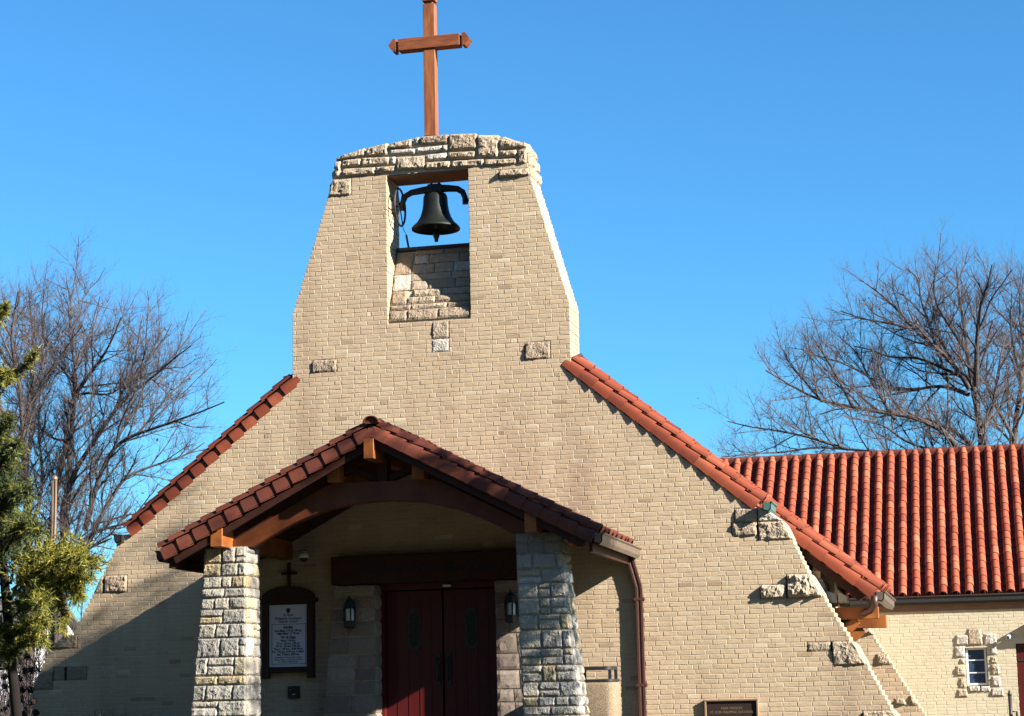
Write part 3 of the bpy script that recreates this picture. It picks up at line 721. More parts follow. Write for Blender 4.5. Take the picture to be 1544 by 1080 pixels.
# stone pillars
def pillar(zt, x0t, x1t, x0b, x1b, y0t, y0b, y1, seed, tone):
    R = random.Random(seed); mb = MB(); core = MB(); zb = -.12
    zs = [zt]
    while zs[-1] > zb+.1: zs.append(zs[-1]-R.choice((R.uniform(.10,.15), R.uniform(.15,.20), R.uniform(.19,.27))))
    zs[-1] = zb
    def sec(z):
        t = (zt-z)/(zt-zb); t2 = t**1.15
        return x0t+(x0b-x0t)*t2, x1t+(x1b-x1t)*t2, y0t+(y0b-y0t)*t2
    for k in range(len(zs)-1):
        z1, z0 = zs[k], zs[k+1]
        a0, b0, f0 = sec(z0); a1, b1, f1 = sec(z1)
        def split(n0, n1):
            cuts = [0]
            while cuts[-1] < 1: cuts.append(cuts[-1]+R.uniform(n0, n1))
            cuts[-1] = 1
            if len(cuts) > 2 and cuts[-1]-cuts[-2] < .14: cuts.pop(-2)
            return cuts
        fl = .004
        for face in range(4):
            cu = split(.22, .52) if face in (0, 2) else split(.3, .7)
            for i in range(len(cu)-1):
                u, v = cu[i], cu[i+1]
                if face == 0: c4 = [(a0+(b0-a0)*u,f0,z0),(a0+(b0-a0)*v,f0,z0),(a1+(b1-a1)*v,f1,z1),(a1+(b1-a1)*u,f1,z1)]; nn = (0,-1,0)
                elif face == 1: c4 = [(b0,f0+(y1-f0)*u,z0),(b0,f0+(y1-f0)*v,z0),(b1,f1+(y1-f1)*v,z1),(b1,f1+(y1-f1)*u,z1)]; nn = (1,0,0)
                elif face == 2: c4 = [(b0+(a0-b0)*u,y1,z0),(b0+(a0-b0)*v,y1,z0),(b1+(a1-b1)*v,y1,z1),(b1+(a1-b1)*u,y1,z1)]; nn = (0,1,0)
                else: c4 = [(a0,y1+(f0-y1)*u,z0),(a0,y1+(f0-y1)*v,z0),(a1,y1+(f1-y1)*v,z1),(a1,y1+(f1-y1)*u,z1)]; nn = (-1,0,0)
                rough = k >= tone[0]
                tn = R.choice((.22,.3,.38,.45,.5,.55,.62,.62,.8,.88,.97,.95,.45,.35)) if rough else R.choice((.12,.18,.2))
                sd_ = seed*1000+k*37+face*9+i; bl_ = (.034 if face == 0 else .028) if rough else .012
                cl_ = .024 if face in (0,1) else .06
                if rough and z1-z0 > .185 and R.random() < .4:
                    c_ = [V(*q) for q in c4]; f_ = R.uniform(.35,.65); m0 = c_[0]*(1-f_)+c_[3]*f_; m1 = c_[1]*(1-f_)+c_[2]*f_
                    mb.rock([c_[0], c_[1], m1, m0], nn, .10, bl_*.8, sd_, rnd=tn, cell=cl_, ins=.003)
                    mb.rock([m0, m1, c_[2], c_[3]], nn, .10, bl_*.8, sd_+400, rnd=R.choice((.25,.4,.5,.6,.8,.95)), cell=cl_, ins=.003)
                else: mb.rock(c4, nn, .10, bl_*R.uniform(.7,1.15), sd_, rnd=tn, cell=cl_, ins=.003)
        i = .014
        pts0 = [(a0+i,f0+i,z0),(b0-i,f0+i,z0),(b0-i,y1-i,z0),(a0+i,y1-i,z0)]; pts1 = [(a1+i,f1+i,z1),(b1-i,f1+i,z1),(b1-i,y1-i,z1),(a1+i,y1-i,z1)]
        A = [core.vert(p) for p in pts0]; B = [core.vert(p) for p in pts1]
        for q in range(4): core.face([A[q], A[(q+1)%4], B[(q+1)%4], B[q]], False)
        if k == 0: core.face(B, False)
    p = mb.build('porch_pillar', M['stone'], church)
    core.build('mortar_core', M['mortar'], p)
    return p
Yp = -2.46
a, b, c, d = at(306, 827, Yp), at(392, 827, Yp), at(279, 1100, Yp-.06), at(396, 1100, Yp-.06)
pillar(2.715, a[0]+.03, b[0]-.20, c[0]+.03, d[0]-.22, Yp, Yp-.08, -1.98, 3, (0,))
a, b, c, d = at(774, 806, Yp), at(850, 804, Yp), at(788, 1100, Yp-.06), at(896, 1100, Yp-.06)
pillar(2.735, a[0]+.03, b[0]-.05, c[0]+.03, d[0]-.12, Yp, Yp-.08, -1.98, 4, (2,))
# porch floor and steps
mb = MB(); mb.box(-3.1, 3.2, -3.3, -.005, -.30, -.04); mb.box(-2.4, 2.5, -3.75, -3.303, -.34, -.2); mb.build('porch_floor', M['concrete'], church)

# ------------------------------------------------------------------ doorway
def pier(xo_t, xo_b, xi, seed):
    """dressed stone door pier: outer edge battered, inner edge upright"""
    R = random.Random(seed); mb = MB(); core = MB(); ztop, zbot = 2.27, -.04
    zs = [ztop, ztop-.16]
    while zs[-1] > zbot+.15: zs.append(zs[-1]-R.uniform(.17, .3))
    zs[-1] = zbot; s = 1 if xi > xo_t else -1
    for k in range(len(zs)-1):
        z1, z0 = zs[k], zs[k+1]
        o0 = xo_t+(xo_b-xo_t)*(ztop-z0)/(ztop-zbot); o1 = xo_t+(xo_b-xo_t)*(ztop-z1)/(ztop-zbot)
        cu = [0, 1] if k == 0 else ([0, R.uniform(.35, .62), 1])
        yf = -.27 if k == 0 else -.24
        for i in range(len(cu)-1):
            u, v = cu[i], cu[i+1]
            c4 = [(o0+(xi-o0)*u,yf,z0),(o0+(xi-o0)*v,yf,z0),(o1+(xi-o1)*v,yf,z1),(o1+(xi-o1)*u,yf,z1)]
            if s < 0: c4 = [c4[1], c4[0], c4[3], c4[2]]
            mb.rock(c4, (0,-1,0), .20, .016, seed*50+k*5+i, rnd=R.random(), cell=.05, ins=.005)
        c4 = [(xi,yf,z0),(xi,.22,z0),(xi,.22,z1),(xi,yf,z1)]
        if s < 0: c4 = [c4[1], c4[0], c4[3], c4[2]]
        mb.rock(c4, (s,0,0), .1, .014, seed*50+k*5+3, rnd=R.random(), cell=.06, ins=.004)
    i = .015
    p0 = [(xo_b+s*i,-.225,zbot),(xi-s*i,-.225,zbot),(xi-s*i,.2,zbot),(xo_b+s*i,.2,zbot)]; p1 = [(xo_t+s*i,-.225,ztop),(xi-s*i,-.225,ztop),(xi-s*i,.2,ztop),(xo_t+s*i,.2,ztop)]
    A = [core.vert(p) for p in p0]; B = [core.vert(p) for p in p1]
    for q in range(4): core.face([A[q], A[(q+1)%4], B[(q+1)%4], B[q]], False)
    core.face(B, False)
    o = mb.build('door_pier', M['ashlar'], church); core.build('mortar_core', M['mortar'], o)
pier(-1.36, -1.60, -.745, 31)
pier(1.46, 1.70, 1.05, 32)
mb = MB(); mb.frame_box(V(.06, -.10, 2.49), V(1,0,0), V(0,1,0), V(0,0,1), 1.46, .20, .205, .008)
lintel = mb.build('inscribed_lintel', M['wood_dark'], church)

def text(body, size, loc, mat_, parent, name, align='CENTER', ext=.002, shear=0, width=1.0, bold=0.0, target=None):
    cu = bpy.data.curves.new(name, 'FONT'); cu.body = body; cu.size = size; cu.align_x = align; cu.align_y = 'CENTER'
    cu.extrude = ext; cu.shear = shear; cu.offset = bold
    o = bpy.data.objects.new(name, cu); COL.objects.link(o)
    dg = bpy.context.evaluated_depsgraph_get()
    me = bpy.data.meshes.new_from_object(o.evaluated_get(dg))
    bpy.data.objects.remove(o); bpy.data.curves.remove(cu)
    v = np.array([x.co[:] for x in me.vertices]) if len(me.vertices) else np.zeros((0,3))
    if target and len(v): width = target/max(1e-6, v[:,0].max()-v[:,0].min())
    return v*V(width,1,1), [tuple(p.vertices) for p in me.polygons]
def text_obj(lines, mat_, parent, name, y):
    """lines: (body, size, x, z, kwargs) set upright on a wall facing -y"""
    mb = MB()
    for body, size, x, z, kw in lines:
        v, f = text(body, size, None, None, None, name, **kw)
        b = len(mb.v)
        for p in v: mb.vert((x+p[0], y-p[2], z+p[1]))
        for q in f: mb.face([i+b for i in q], False)
    return mb.build(name, mat_, parent)
text_obj([('Cor Unum et Anima Una in Christo', .2, .08, 2.49, dict(ext=.004, shear=.12, bold=.004, target=2.05))], M['ink'], lintel, 'inscription', -.303)
# door: two red leaves
DY = .16
mb = MB(); mb.box(-.755, -.70, .03, .26, -.04, 2.285); mb.box(1.005, 1.06, .03, .26, -.04, 2.285); mb.box(-.70, 1.005, .03, .26, 2.20, 2.285)
mb.build('door_frame', M['door'], church)
def leaf(x0, x1, hs):
    mb = MB(); mb.frame_box(V((x0+x1)/2, DY+.03, 1.075), V(1,0,0), V(0,1,0), V(0,0,1), (x1-x0)/2-.004, .03, 1.115, .004)
    n = 5; w = (x1-x0)/n
    for k in range(1, n): mb.box(x0+w*k-.006, x0+w*k+.006, DY-.006, DY+.004, .08, 2.16)
    for z in (.04, 2.13): mb.box(x0+.01, x1-.01, DY-.014, DY-.0005, z-.02, z+.05)
    lf = mb.build('door', M['door'], church)
    cx = (x0+x1)/2; zc_ = 1.62
    mb = MB()   # pointed quatrefoil window frame
    pts = [(cx+.16*math.sin(t)*(.55+.45*abs(math.cos(1.0*t))), DY-.012, zc_+.31*math.cos(t)) for t in [2*math.pi*k/24 for k in range(24)]]
    mb.prism(pts, (0, .02, 0)); fr = mb.build('window_frame', M['black_metal'], lf)
    mb = MB(); mb.prism([(cx+(p[0]-cx)*.72, DY-.016, zc_+(p[2]-zc_)*.8) for p in pts], (0,.01,0)); mb.build('pane', M['leaded'], lf)
    mb = MB(); xh = x1-.07 if hs > 0 else x0+.07
    mb.tube([(xh, DY-.005, .88),(xh, DY-.07, .92),(xh, DY-.07, 1.18),(xh, DY-.005, 1.22)], .014, 8)
    mb.frame_box(V(xh, DY-.012, 1.05), V(1,0,0), V(0,1,0), V(0,0,1), .035, .008, .24, .003); mb.build('handle', M['black_metal'], lf)
leaf(-.70, .150, 1); leaf(.170, 1.005, -1)
mb = MB(); mb.box(-.8, 1.1, .262, .64, -.1, 2.33); mb.build('doorway_backing', M['wood_dark'], church)
mb = MB(); mb.frame_box(V(.28, -.02, 2.235), V(1,0,0), V(0,1,0), V(0,0,1), .055, .05, .014, .003); mb.build('door_closer', M['white_plastic'], church)
# downspout on the front wall
def downspout():
    mb = MB(); Y = -.05; hw, hd = .048, .036
    pts = [(2.985, 2.56), (3.0, 2.50), (3.10, 2.13), (3.105, 2.06), (3.105, -.1)]
    rings = []
    for i, (x, z) in enumerate(pts):
        d = unit(V(pts[min(i+1,4)][0]-pts[max(i-1,0)][0], 0, pts[min(i+1,4)][1]-pts[max(i-1,0)][1])); a = V(-d[2], 0, d[0])
        c = V(x, Y, z)
        prof = [(-hw,-hd),(-hw*.4,-hd),(-hw*.3,-hd+.008),(hw*.3,-hd+.008),(hw*.4,-hd),(hw,-hd),(hw,hd),(-hw,hd)]
        rings.append([mb.vert(c+a*p+V(0,1,0)*q) for p, q in prof])
    for r0, r1 in zip(rings[:-1], rings[1:]):
        for k in range(8): mb.face([r0[k], r0[(k+1)%8], r1[(k+1)%8], r1[k]], False)
    for z in (1.95, .75): mb.box(3.03, 3.18, -.088, -.004, z-.02, z+.02)
    mb.build('downspout', M['brown_metal'], church)
downspout()

# ------------------------------------------------------------------ the hall wing at the far end
WY = 15.0; WEZ = 2.58
hall = thing('church_hall', (9, WY, -.9), 'long cream brick hall with steep red barrel tile roof behind the church', 'building')
wx0, wx1 = 4.6, 15.0
bk, co = MB(), MB()
wa, wb = at(1456, 976, WY), at(1491, 1034, WY)
winx0, winx1, winz0, winz1 = wa[0]-.02, wb[0], wb[2], wa[2]
dA = at(1531, 970, WY)
brick_wall(bk, co, WY, .35, -14, 37, lambda z: [(wx0, wx1)], [(winx0, winx1, winz0, winz1, True), (dA[0], dA[0]+1.0, -1, dA[2], True)], 23, relief=.0018, joint=.006, mdepth=.003)
hw = bk.build('wall', M['paint_brick'], hall); co.build('mortar_core', M['paint_mortar'], hw)
mb = MB(); mb.box(wx0, wx1, WY+.352, WY+9.3, -.9, 2.5)
WOV = .07; WR = WY+4.05; WRZ = 6.13; WSL = (WRZ-WEZ)/(WR-(WY-WOV))
mb.prism([(wx1-.02, WY+.36, 2.5), (wx1-.02, WY+8, 2.5), (wx1-.02, WR, 5.9)], (-.3,0,0)); mb.build('gable_end', M['paint_brick'], hall)
wn = unit((0,-WSL,1)); wup = unit((0,1,WSL)); wL = (WR-(WY-WOV))*math.sqrt(1+WSL**2)
mb = MB(); wnx = int((wx1-1.0)/.276)
field(mb, V(1.0, WY-WOV, WEZ)+wn*.02, wup, wL-.06, (1,0,0), wnx, wn, seed=70, expo=.258, r=.087, seg=8, hg=1.1, calm=.5)
hr = mb.build('roof', M['tile_hall'], hall)
mb = MB()
pans(mb, V(1.0, WY-WOV, WEZ)-wn*.012, wup, wL, (1,0,0), wnx*.276, wn)
deck(mb, V(1.0, WY-WOV+.03, WEZ)-wn*.04, V(wx1, WY-WOV+.03, WEZ)-wn*.04, V(wx1, WR, WRZ)-wn*.04, V(1.0, WR, WRZ)-wn*.04, wn, .1)
wn2 = unit((0,WSL,1)); deck(mb, V(1.0, 2*WR-WY+.4, WEZ), V(wx1, 2*WR-WY+.4, WEZ), V(wx1, WR, WRZ-.02), V(1.0, WR, WRZ-.02), wn2, .1)
mb.build('roof_pans', M['pan'], hr)
mb = MB(); rr = random.Random(8)
for k in range(36):
    x0 = 1.0+k*.4; mb.rnd = rr.uniform(.1, .5)
    barrel(mb, (x0, WR, WRZ+.0), (x0+.44, WR, WRZ-.012), (0,0,1), .12, .11, .8, 8)
mb.box(1.0, wx1, WR-.16, WR-.10, WRZ-.15, WRZ+.0)
mb.build('ridge_cap', M['tile_dark'], hr)
mb = MB()
pr = [(0,.0),(.0,-.10),(-.075,-.125),(-.105,-.085),(-.108,-.02),(-.130,-.005),(-.130,.012),(-.095,.012),(-.095,-.08),(-.07,-.11),(-.012,-.09),(-.012,0)]
mb.prism([(4.9, WY-.05+a*.95, WEZ-.01+b*1.25) for a, b in pr], (wx1-4.9, 0, 0)); mb.build('eave_gutter', M['black_metal'], hr)
mb = MB(); mb.tube([(4.9, WY-.172, WEZ+.005), (wx1, WY-.172, WEZ+.005)], .011, 6); mb.build('gutter_lip', M['bronze_metal'], hr)
mb = MB(); mb.box(4.7, wx1, WY-.035, WY-.003, WEZ-.30, WEZ-.10); mb.build('eave_soffit', M['soffit'], hr)
# hall window
mb = MB(); y0, y1 = WY+.07, WY+.12
fx0, fx1, fz0, fz1 = winx0+.012, winx1-.012, winz0+.012, winz1-.012
fw = .045
mb.box(fx0, fx0+fw, y0, y1, fz0, fz1); mb.box(fx1-fw, fx1, y0, y1, fz0, fz1)
mb.box(fx0+fw, fx1-fw, y0+.002, y1-.002, fz0, fz0+fw); mb.box(fx0+fw, fx1-fw, y0+.002, y1-.002, fz1-fw, fz1)
for k in (1, 2):
    z = fz0+(fz1-fz0)*k/3; mb.box(fx0+fw, fx1-fw, y0+.01, y1-.01, z-.011, z+.011)
win = mb.build('window', M['white_paint'], hall)
mb = MB(); mb.box(fx0+fw-.005, fx1-fw+.005, y0+.024, y0+.030, fz0+fw-.005, fz1-fw+.005); mb.build('pane', M['glass'], win)
mb = MB(); mb.box(winx0-.001, winx1+.001, y0+.08, y0+.12, winz0, winz1); mb.build('window_backing', M['black_metal'], win)
mb = MB(); R = random.Random(3)
SUR = [(1440,957,1461,974),(1459,947,1481,974),(1483,955,1503,973),(1440,974,1455,992),(1447,993,1455,1001),(1442,1004,1456,1020),(1446,1021,1457,1038),(1444,1039,1460,1052),
 (1460,1034,1478,1044),(1478,1034,1494,1044),(1493,974,1504,988),(1494,990,1504,1001),(1495,1001,1508,1018),(1496,1019,1509,1036),(1494,1037,1514,1051)]
for k, (x0, ya, x1, yb) in enumerate(SUR):
    a = at(x0, yb, WY); b = at(x1, ya, WY)
    mb.rock([(a[0],WY-.01,a[2]),(b[0],WY-.01,a[2]),(b[0]-R.uniform(0,.03),WY-.01,b[2]),(a[0]+R.uniform(0,.03),WY-.01,b[2])], (0,-1,0), .1, .032, 900+k, rnd=R.choice((.6,.75,.9,1)), cell=.035)
mb.build('stone_surround', M['stone_tan'], hall)
# hall door, its canopy and lamp (mostly beyond the right edge of the picture)
mb = MB(); mb.box(dA[0]+.01, dA[0]+.99, WY+.05, WY+.11, -.85, dA[2]-.01); hd = mb.build('door', M['door'], hall)
for z in (dA[2]-.35, -.4):
    mb = MB(); mb.box(dA[0]+.03, dA[0]+.32, WY+.035, WY+.0495, z-.018, z+.018)
    mb.build('hinge', M['black_metal'], hd)
mb = MB()
for k in range(5): mb.frame_box(V(8.74+.22*k, WY-.12, 1.86+.012*(k%2)), V(1,0,0), V(0,1,0), V(0,0,1), .10, .118, .05, .004)
mb.frame_box(V(9.18, WY-.10, 1.935), V(1,0,0), V(0,1,0), V(0,0,1), .62, .098, .02, .003)
mb.build('door_hood', M['wood_dark'], hall)
f_ = at(1521, 960, WY-.12)
lamp = thing('floodlight', (f_[0], WY, f_[2]), 'small white floodlight above the hall door beside the window', 'light')
mb = MB(); mb.lathe((f_[0], WY-.10, f_[2]+.0), [(.0,0),(.045,0),(.05,.06),(.035,.08)], 14, True, (-.2,-1,-.3)); mb.build('lamp_head', M['white_plastic'], lamp)
mb = MB(); mb.tube([(f_[0],WY+.0,f_[2]+.02),(f_[0],WY-.11,f_[2]+.01)], .014, 8); mb.lathe((f_[0], WY-.004, f_[2]+.02), [(.05,0),(.045,.02),(0,.02)], 14, True, (0,-1,0)); mb.build('lamp_arm', M['white_plastic'], lamp)
r_ = at(1523, 1058, WY-1.0)
rail = thing('handrail', (r_[0], WY-1.0, -.7), 'dark iron handrail post with ball top beside the hall door', 'railing')
mb = MB(); mb.tube([(r_[0],WY-1,-.7),(r_[0],WY-1,r_[2]+.12)], .038, 10); mb.lathe((r_[0],WY-1,r_[2]+.12), [(.0,-.02),(.045,0),(.045,.04),(.02,.07),(.03,.09),(0,.11)], 12); mb.build('post', M['black_metal'], rail)
q_ = at(1533, 1073, WY-1.0)
mb = MB(); mb.tube([(r_[0],WY-1,q_[2]),(q_[0],WY-1,q_[2]),(q_[0],WY-1,-.7)], .022, 8); mb.tube([(q_[0],WY-1,q_[2]-.01),(q_[0]+.02,WY-3,q_[2]-.3)], .02, 8); mb.build('rail', M['black_metal'], rail)

# ------------------------------------------------------------------ cross
cz = 9.03; cx = .05; cyy = .30
cross = thing('wooden_cross', (cx, cyy, cz), 'tall reddish wooden cross standing on top of the stone capped bell tower', 'cross')
mb = MB(); mb.frame_box(V(cx, cyy, (cz+.06+11.20)/2), V(1,0,0), V(0,1,0), V(0,0,1), .092, .075, (11.20-cz-.06)/2, .006); mb.build('shaft', M['cross_wood'], cross)
mb = MB(); mb.frame_box(V(cx, cyy, 11.225), V(1,0,0), V(0,1,0), V(0,0,1), .06, .05, .03, .004)
top_ = [(.10,.085,11.25),(.10,.085,11.30),(.03,.025,11.40)]
for (a, b, z), (a2, b2, z2) in zip(top_[:-1], top_[1:]):
    A = [mb.vert((cx+i*a, cyy+j*b, z)) for i, j in ((-1,-1),(1,-1),(1,1),(-1,1))]; B = [mb.vert((cx+i*a2, cyy+j*b2, z2)) for i, j in ((-1,-1),(1,-1),(1,1),(-1,1))]
    for k in range(4): mb.face([A[k], A[(k+1)%4], B[(k+1)%4], B[k]], False)
    mb.face(A[::-1], False); mb.face(B, False)
mb.build('finial', M['cross_wood'], cross)
mb = MB(); az = 10.575; ay = cyy-.01
mb.frame_box(V(cx, ay, az), V(0,0,1), V(0,1,0), V(-1,0,0), .095, .088, .49, .006)
for s in (1,-1):
    mb.frame_box(V(cx+s*.505, ay, az), V(0,0,1), V(0,1,0), V(-1,0,0), .062, .06, .03, .003)
    pts = [(cx+s*.53, ay-.09, az-.10),(cx+s*.575, ay-.09, az-.10),(cx+s*.65, ay-.09, az),(cx+s*.575, ay-.09, az+.10),(cx+s*.53, ay-.09, az+.10)]
    mb.prism(pts if s > 0 else pts[::-1], (0,.18,0))
M['cross_arm'] = mat('weathered_redwood_arm', (.26,.078,.027), .62, nscale=3.5, ncol=(.14,.039,.014), namt=.9, bscale=14, bstr=.35, bdist=.006, stretch=(.8,6,6), stain=(9,(.08,.03,.015),.5,(.25,1,1)))
mb.build('crossbar', M['cross_arm'], cross)
mb = MB(); mb.frame_box(V(cx, cyy, cz+.0), V(1,0,0), V(0,1,0), V(0,0,1), .105, .09, .06, .004); mb.build('base_shoe', M['wood_dark'], cross)

# ------------------------------------------------------------------ bell
bx, by = .09, .33
bell = thing('church_bell', (bx, by, 7.45), 'dark bronze bell hanging from an iron yoke in the tower opening', 'bell')
mb = MB()
prof = [(.0,8.215),(.11,8.21),(.165,8.185),(.185,8.13),(.19,8.02),(.205,7.93),(.235,7.83),(.285,7.745),(.345,7.69),(.372,7.655),(.368,7.635),(.33,7.645),(.27,7.74),(.21,7.86),(.17,8.05),(.0,8.15)]
mb.lathe((bx, by, 0), prof, 40); mb.build('bell_body', M['bell'], bell)
mb = MB(); mb.tube([(bx,by,8.12),(bx+.005,by,7.62)], .018, 8); mb.lathe((bx+.005,by,7.5), [(0,-.06),(.028,-.05),(.032,-.01),(.05,.03),(.055,.07),(.03,.11),(.018,.14)], 14); mb.build('clapper', M['black_metal'], bell)
mb = MB()
yk = [(-.44,7.98),(-.43,8.10),(-.385,8.195),(-.29,8.245),(-.12,8.265),(bx,8.275),(.30,8.265),(.44,8.245),(.52,8.19),(.555,8.10),(.56,8.0)]
mb.tube([(x,by,z) for x, z in yk], [.042,.044,.046,.048,.055,.07,.055,.048,.046,.044,.046], 12)
mb.frame_box(V(bx,by,8.27), V(1,0,0), V(0,1,0), V(0,0,1), .11, .075, .07, .012)
for k in (-1,1): mb.tube([(bx+k*.06,by,8.2),(bx+k*.06,by,8.37)], .018, 8)
mb.tube([(.56,by,8.06),(.72,by,8.06)], .028, 10); mb.tube([(-.46,by,8.06),(-.61,by,8.06)], .028, 10)
mb.build('yoke', M['black_metal'], bell)
mb = MB(); wx = -.475; wr = .285
ring = [(wx, by+wr*math.cos(2*math.pi*k/32), 8.03+wr*math.sin(2*math.pi*k/32)) for k in range(33)]
mb.tube(ring, .017, 8, cap=False)
for k in range(6):
    t = 2*math.pi*k/6; mb.tube([(wx,by,8.03),(wx,by+wr*math.cos(t),8.03+wr*math.sin(t))], .010, 6)
mb.build('wheel', M['black_metal'], bell)
mb = MB(); mb.box(-.596, -.545, by-.09, by+.09, 7.94, 8.14); mb.build('bearing_block', M['black_metal'], bell)
mb = MB(); mb.box(.64,.69, by-.09, by+.09, 7.96, 8.14); mb.build('bearing_block', M['black_metal'], bell)
mb = MB(); mb.tube([(wx+.01,by+.05,7.76),(wx+.06,by+.12,7.62)], .005, 6); mb.tube([(wx+.06,by+.12,7.62),(wx+.085,by+.16,7.42)], .016, 8); mb.build('rope', M['black_metal'], bell)

# ------------------------------------------------------------------ small things on the porch wall
sx0, sx1, sz0, sz1 = -2.435, -1.845, 1.13, 2.035
sign = thing('notice_board', ((sx0+sx1)/2, 0, sz0), 'brown framed white church notice board with small cross hung on porch wall', 'sign')
mb = MB(); mb.box(sx0, sx1, -.07, -.05, sz0, sz1); panel = mb.build('panel', M['white_panel'], sign)
mb = MB()
for x in (sx0-.055, sx1+.055): mb.frame_box(V(x, -.06, (sz0+sz1)/2-.02), V(1,0,0), V(0,1,0), V(0,0,1), .05, .055, .60, .006)
mb.frame_box(V((sx0+sx1)/2, -.055, sz0-.045), V(1,0,0), V(0,1,0), V(0,0,1), (sx1-sx0)/2+.004, .045, .04, .004)
m_ = (sx0+sx1)/2; arc = [(m_+(sx1-sx0+.22)/2*math.cos(t), -.11, sz1+.10+.17*math.sin(t)) for t in [math.pi*k/14 for k in range(15)]]
mb.prism([(sx1+.11,-.11,sz1+.008),]+arc+[(sx0-.11,-.11,sz1+.008)], (0,.1,0))
for x in (sx0-.075, sx1+.075): mb.frame_box(V(x, -.065, sz1+.06), V(1,0,0), V(0,1,0), V(0,0,1), .075, .068, .03, .005)
mb.build('frame', M['frame_wood'], sign)
mb = MB(); mb.frame_box(V(m_+.01,-.06,sz1+.42), V(1,0,0), V(0,1,0), V(0,0,1), .022, .02, .2, .003); mb.frame_box(V(m_+.01,-.062,sz1+.46), V(1,0,0), V(0,1,0), V(0,0,1), .12, .018, .021, .003); mb.build('small_cross', M['frame_wood'], sign)
zt = sz1
def ln(body, size, dz, tw=None, bold=0.0006): 
    kw = dict(ext=.0008, bold=bold)
    if tw: kw['target'] = tw
    return (body, size, m_, zt-dz, kw)
text_obj([ln('St. Rose', .050, .150, .15), ln('Philippine Duchesne', .055, .200, .41), ln('Catholic Church', .048, .245, .30),
 ln('Sunday', .060, .328, .155, .0022), ln('Low Mass: 7:30 & 9:00 am', .044, .380, .43, .0016), ln('High Mass: 11:30 am', .044, .420, .35, .0016),
 ln('Week Days', .060, .478, .23, .0022), ln('Mon: 6:30 am', .042, .525, .225, .0014), ln('Tues: 6:30 am, 5:30 pm', .042, .565, .36, .0014), ln('Wed: 6:30 am, 5:30 pm', .042, .605, .38, .0014),
 ln('Thurs: 6:30 am, 12:00 Noon', .042, .645, .46, .0014), ln('Fri: 6:30 am, 8:30 am, 5:30pm', .042, .685, .49, .0014), ln('Sat: 7:30am, 8:00 am', .042, .725, .35, .0014),
 ln('Confessions 30 minutes before Masses', .026, .768, .42), ln('Please refer to website bulletin', .026, .800, .44), ln('for schedule of Masses today', .026, .832, .30)], M['ink'], panel, 'lettering', -.0715)
mb = MB()
fz1, fz0 = zt-.285, sz0+.045; fa, fb = sx0+.04, sx1-.02
mb.box(fa, fb, -.0725, -.0702, fz1-.003, fz1+.003); mb.box(fa, fa+.005, -.0725, -.0702, fz0, fz1-.003); mb.box(fb-.005, fb, -.0725, -.0702, fz0, fz1-.003); mb.box(fa, fb, -.0725, -.0702, fz0-.006, fz0)
mb.prism([(m_+a, -.0725, zt-.085+b) for a, b in ((-.03,.035),(-.012,.03),(0,.036),(.012,.03),(.03,.035),(.028,-.01),(.016,-.03),(0,-.042),(-.016,-.03),(-.028,-.01))], (0,.002,0))
mb.build('rule_lines', M['ink'], panel)
p_ = at(444, 1044, 0)
bxx = thing('wall_box', (p_[0], 0, p_[2]), 'small square black box on the brick below the notice board', 'box')
mb = MB(); mb.frame_box(V(p_[0], -.025, p_[2]), V(1,0,0), V(0,0,1), V(0,-1,0), .088, .088, .025, .006); o_ = mb.build('box_body', M['black_metal'], bxx)
mb = MB(); mb.box(p_[0]-.02, p_[0]+.03, -.0535, -.0505, p_[2]-.035, p_[2]-.025); mb.build('mark', M['white_plastic'], o_)
mb = MB(); mb.box(p_[0]-.05, p_[0]-.04, -.0535, -.0505, p_[2]+.03, p_[2]+.04); mb.build('mark', M['white_plastic'], o_)
# lanterns on the door piers
def lantern(px, py, label):
    c = at(px, py, -.33); x, z = c[0], c[2]
    t = thing('wall_lantern', (x, -.25, z-.2), label, 'lantern', 'iron lanterns beside the doors')
    mb = MB(); mb.frame_box(V(x,-.265,z+.02), V(1,0,0), V(0,0,1), V(0,-1,0), .05, .17, .012, .004); mb.build('back_plate', M['black_metal'], t)
    mb = MB()
    n = 6; r = .085
    for z0, z1 in ((-.21,-.10),(.075,.10)): mb.lathe((x,-.36,z), [(r*.75,z0),(r,z0+.02),(r,z1),(r*.9,z1),(0,z1)], n, False)
    mb.lathe((x,-.36,z), [(r*1.1,.10),(r*1.0,.13),(r*.75,.18),(r*.3,.22),(.02,.23),(.012,.26),(0,.265)], n, False)
    for k in range(n):
        a = 2*math.pi*k/n; mb.tube([(x+r*math.cos(a),-.36+r*math.sin(a),z-.11),(x+r*math.cos(a),-.36+r*math.sin(a),z+.09)], .011, 6)
    mb.tube([(x,-.27,z+.16),(x,-.33,z+.2),(x,-.36,z+.2)], .012, 6)
    mb.build('lantern_body', M['black_metal'], t)
    mb = MB(); mb.lathe((x,-.36,z), [(.066,-.10),(.07,-.06),(.07,.04),(.055,.075)], 12); mb.build('glass', M['lamp_glass'], t)
lantern(528, 926, 'black iron lantern with pale glass on the stone pier left of the red doors')
lantern(771, 917, 'black iron lantern half hidden behind the right porch pillar')
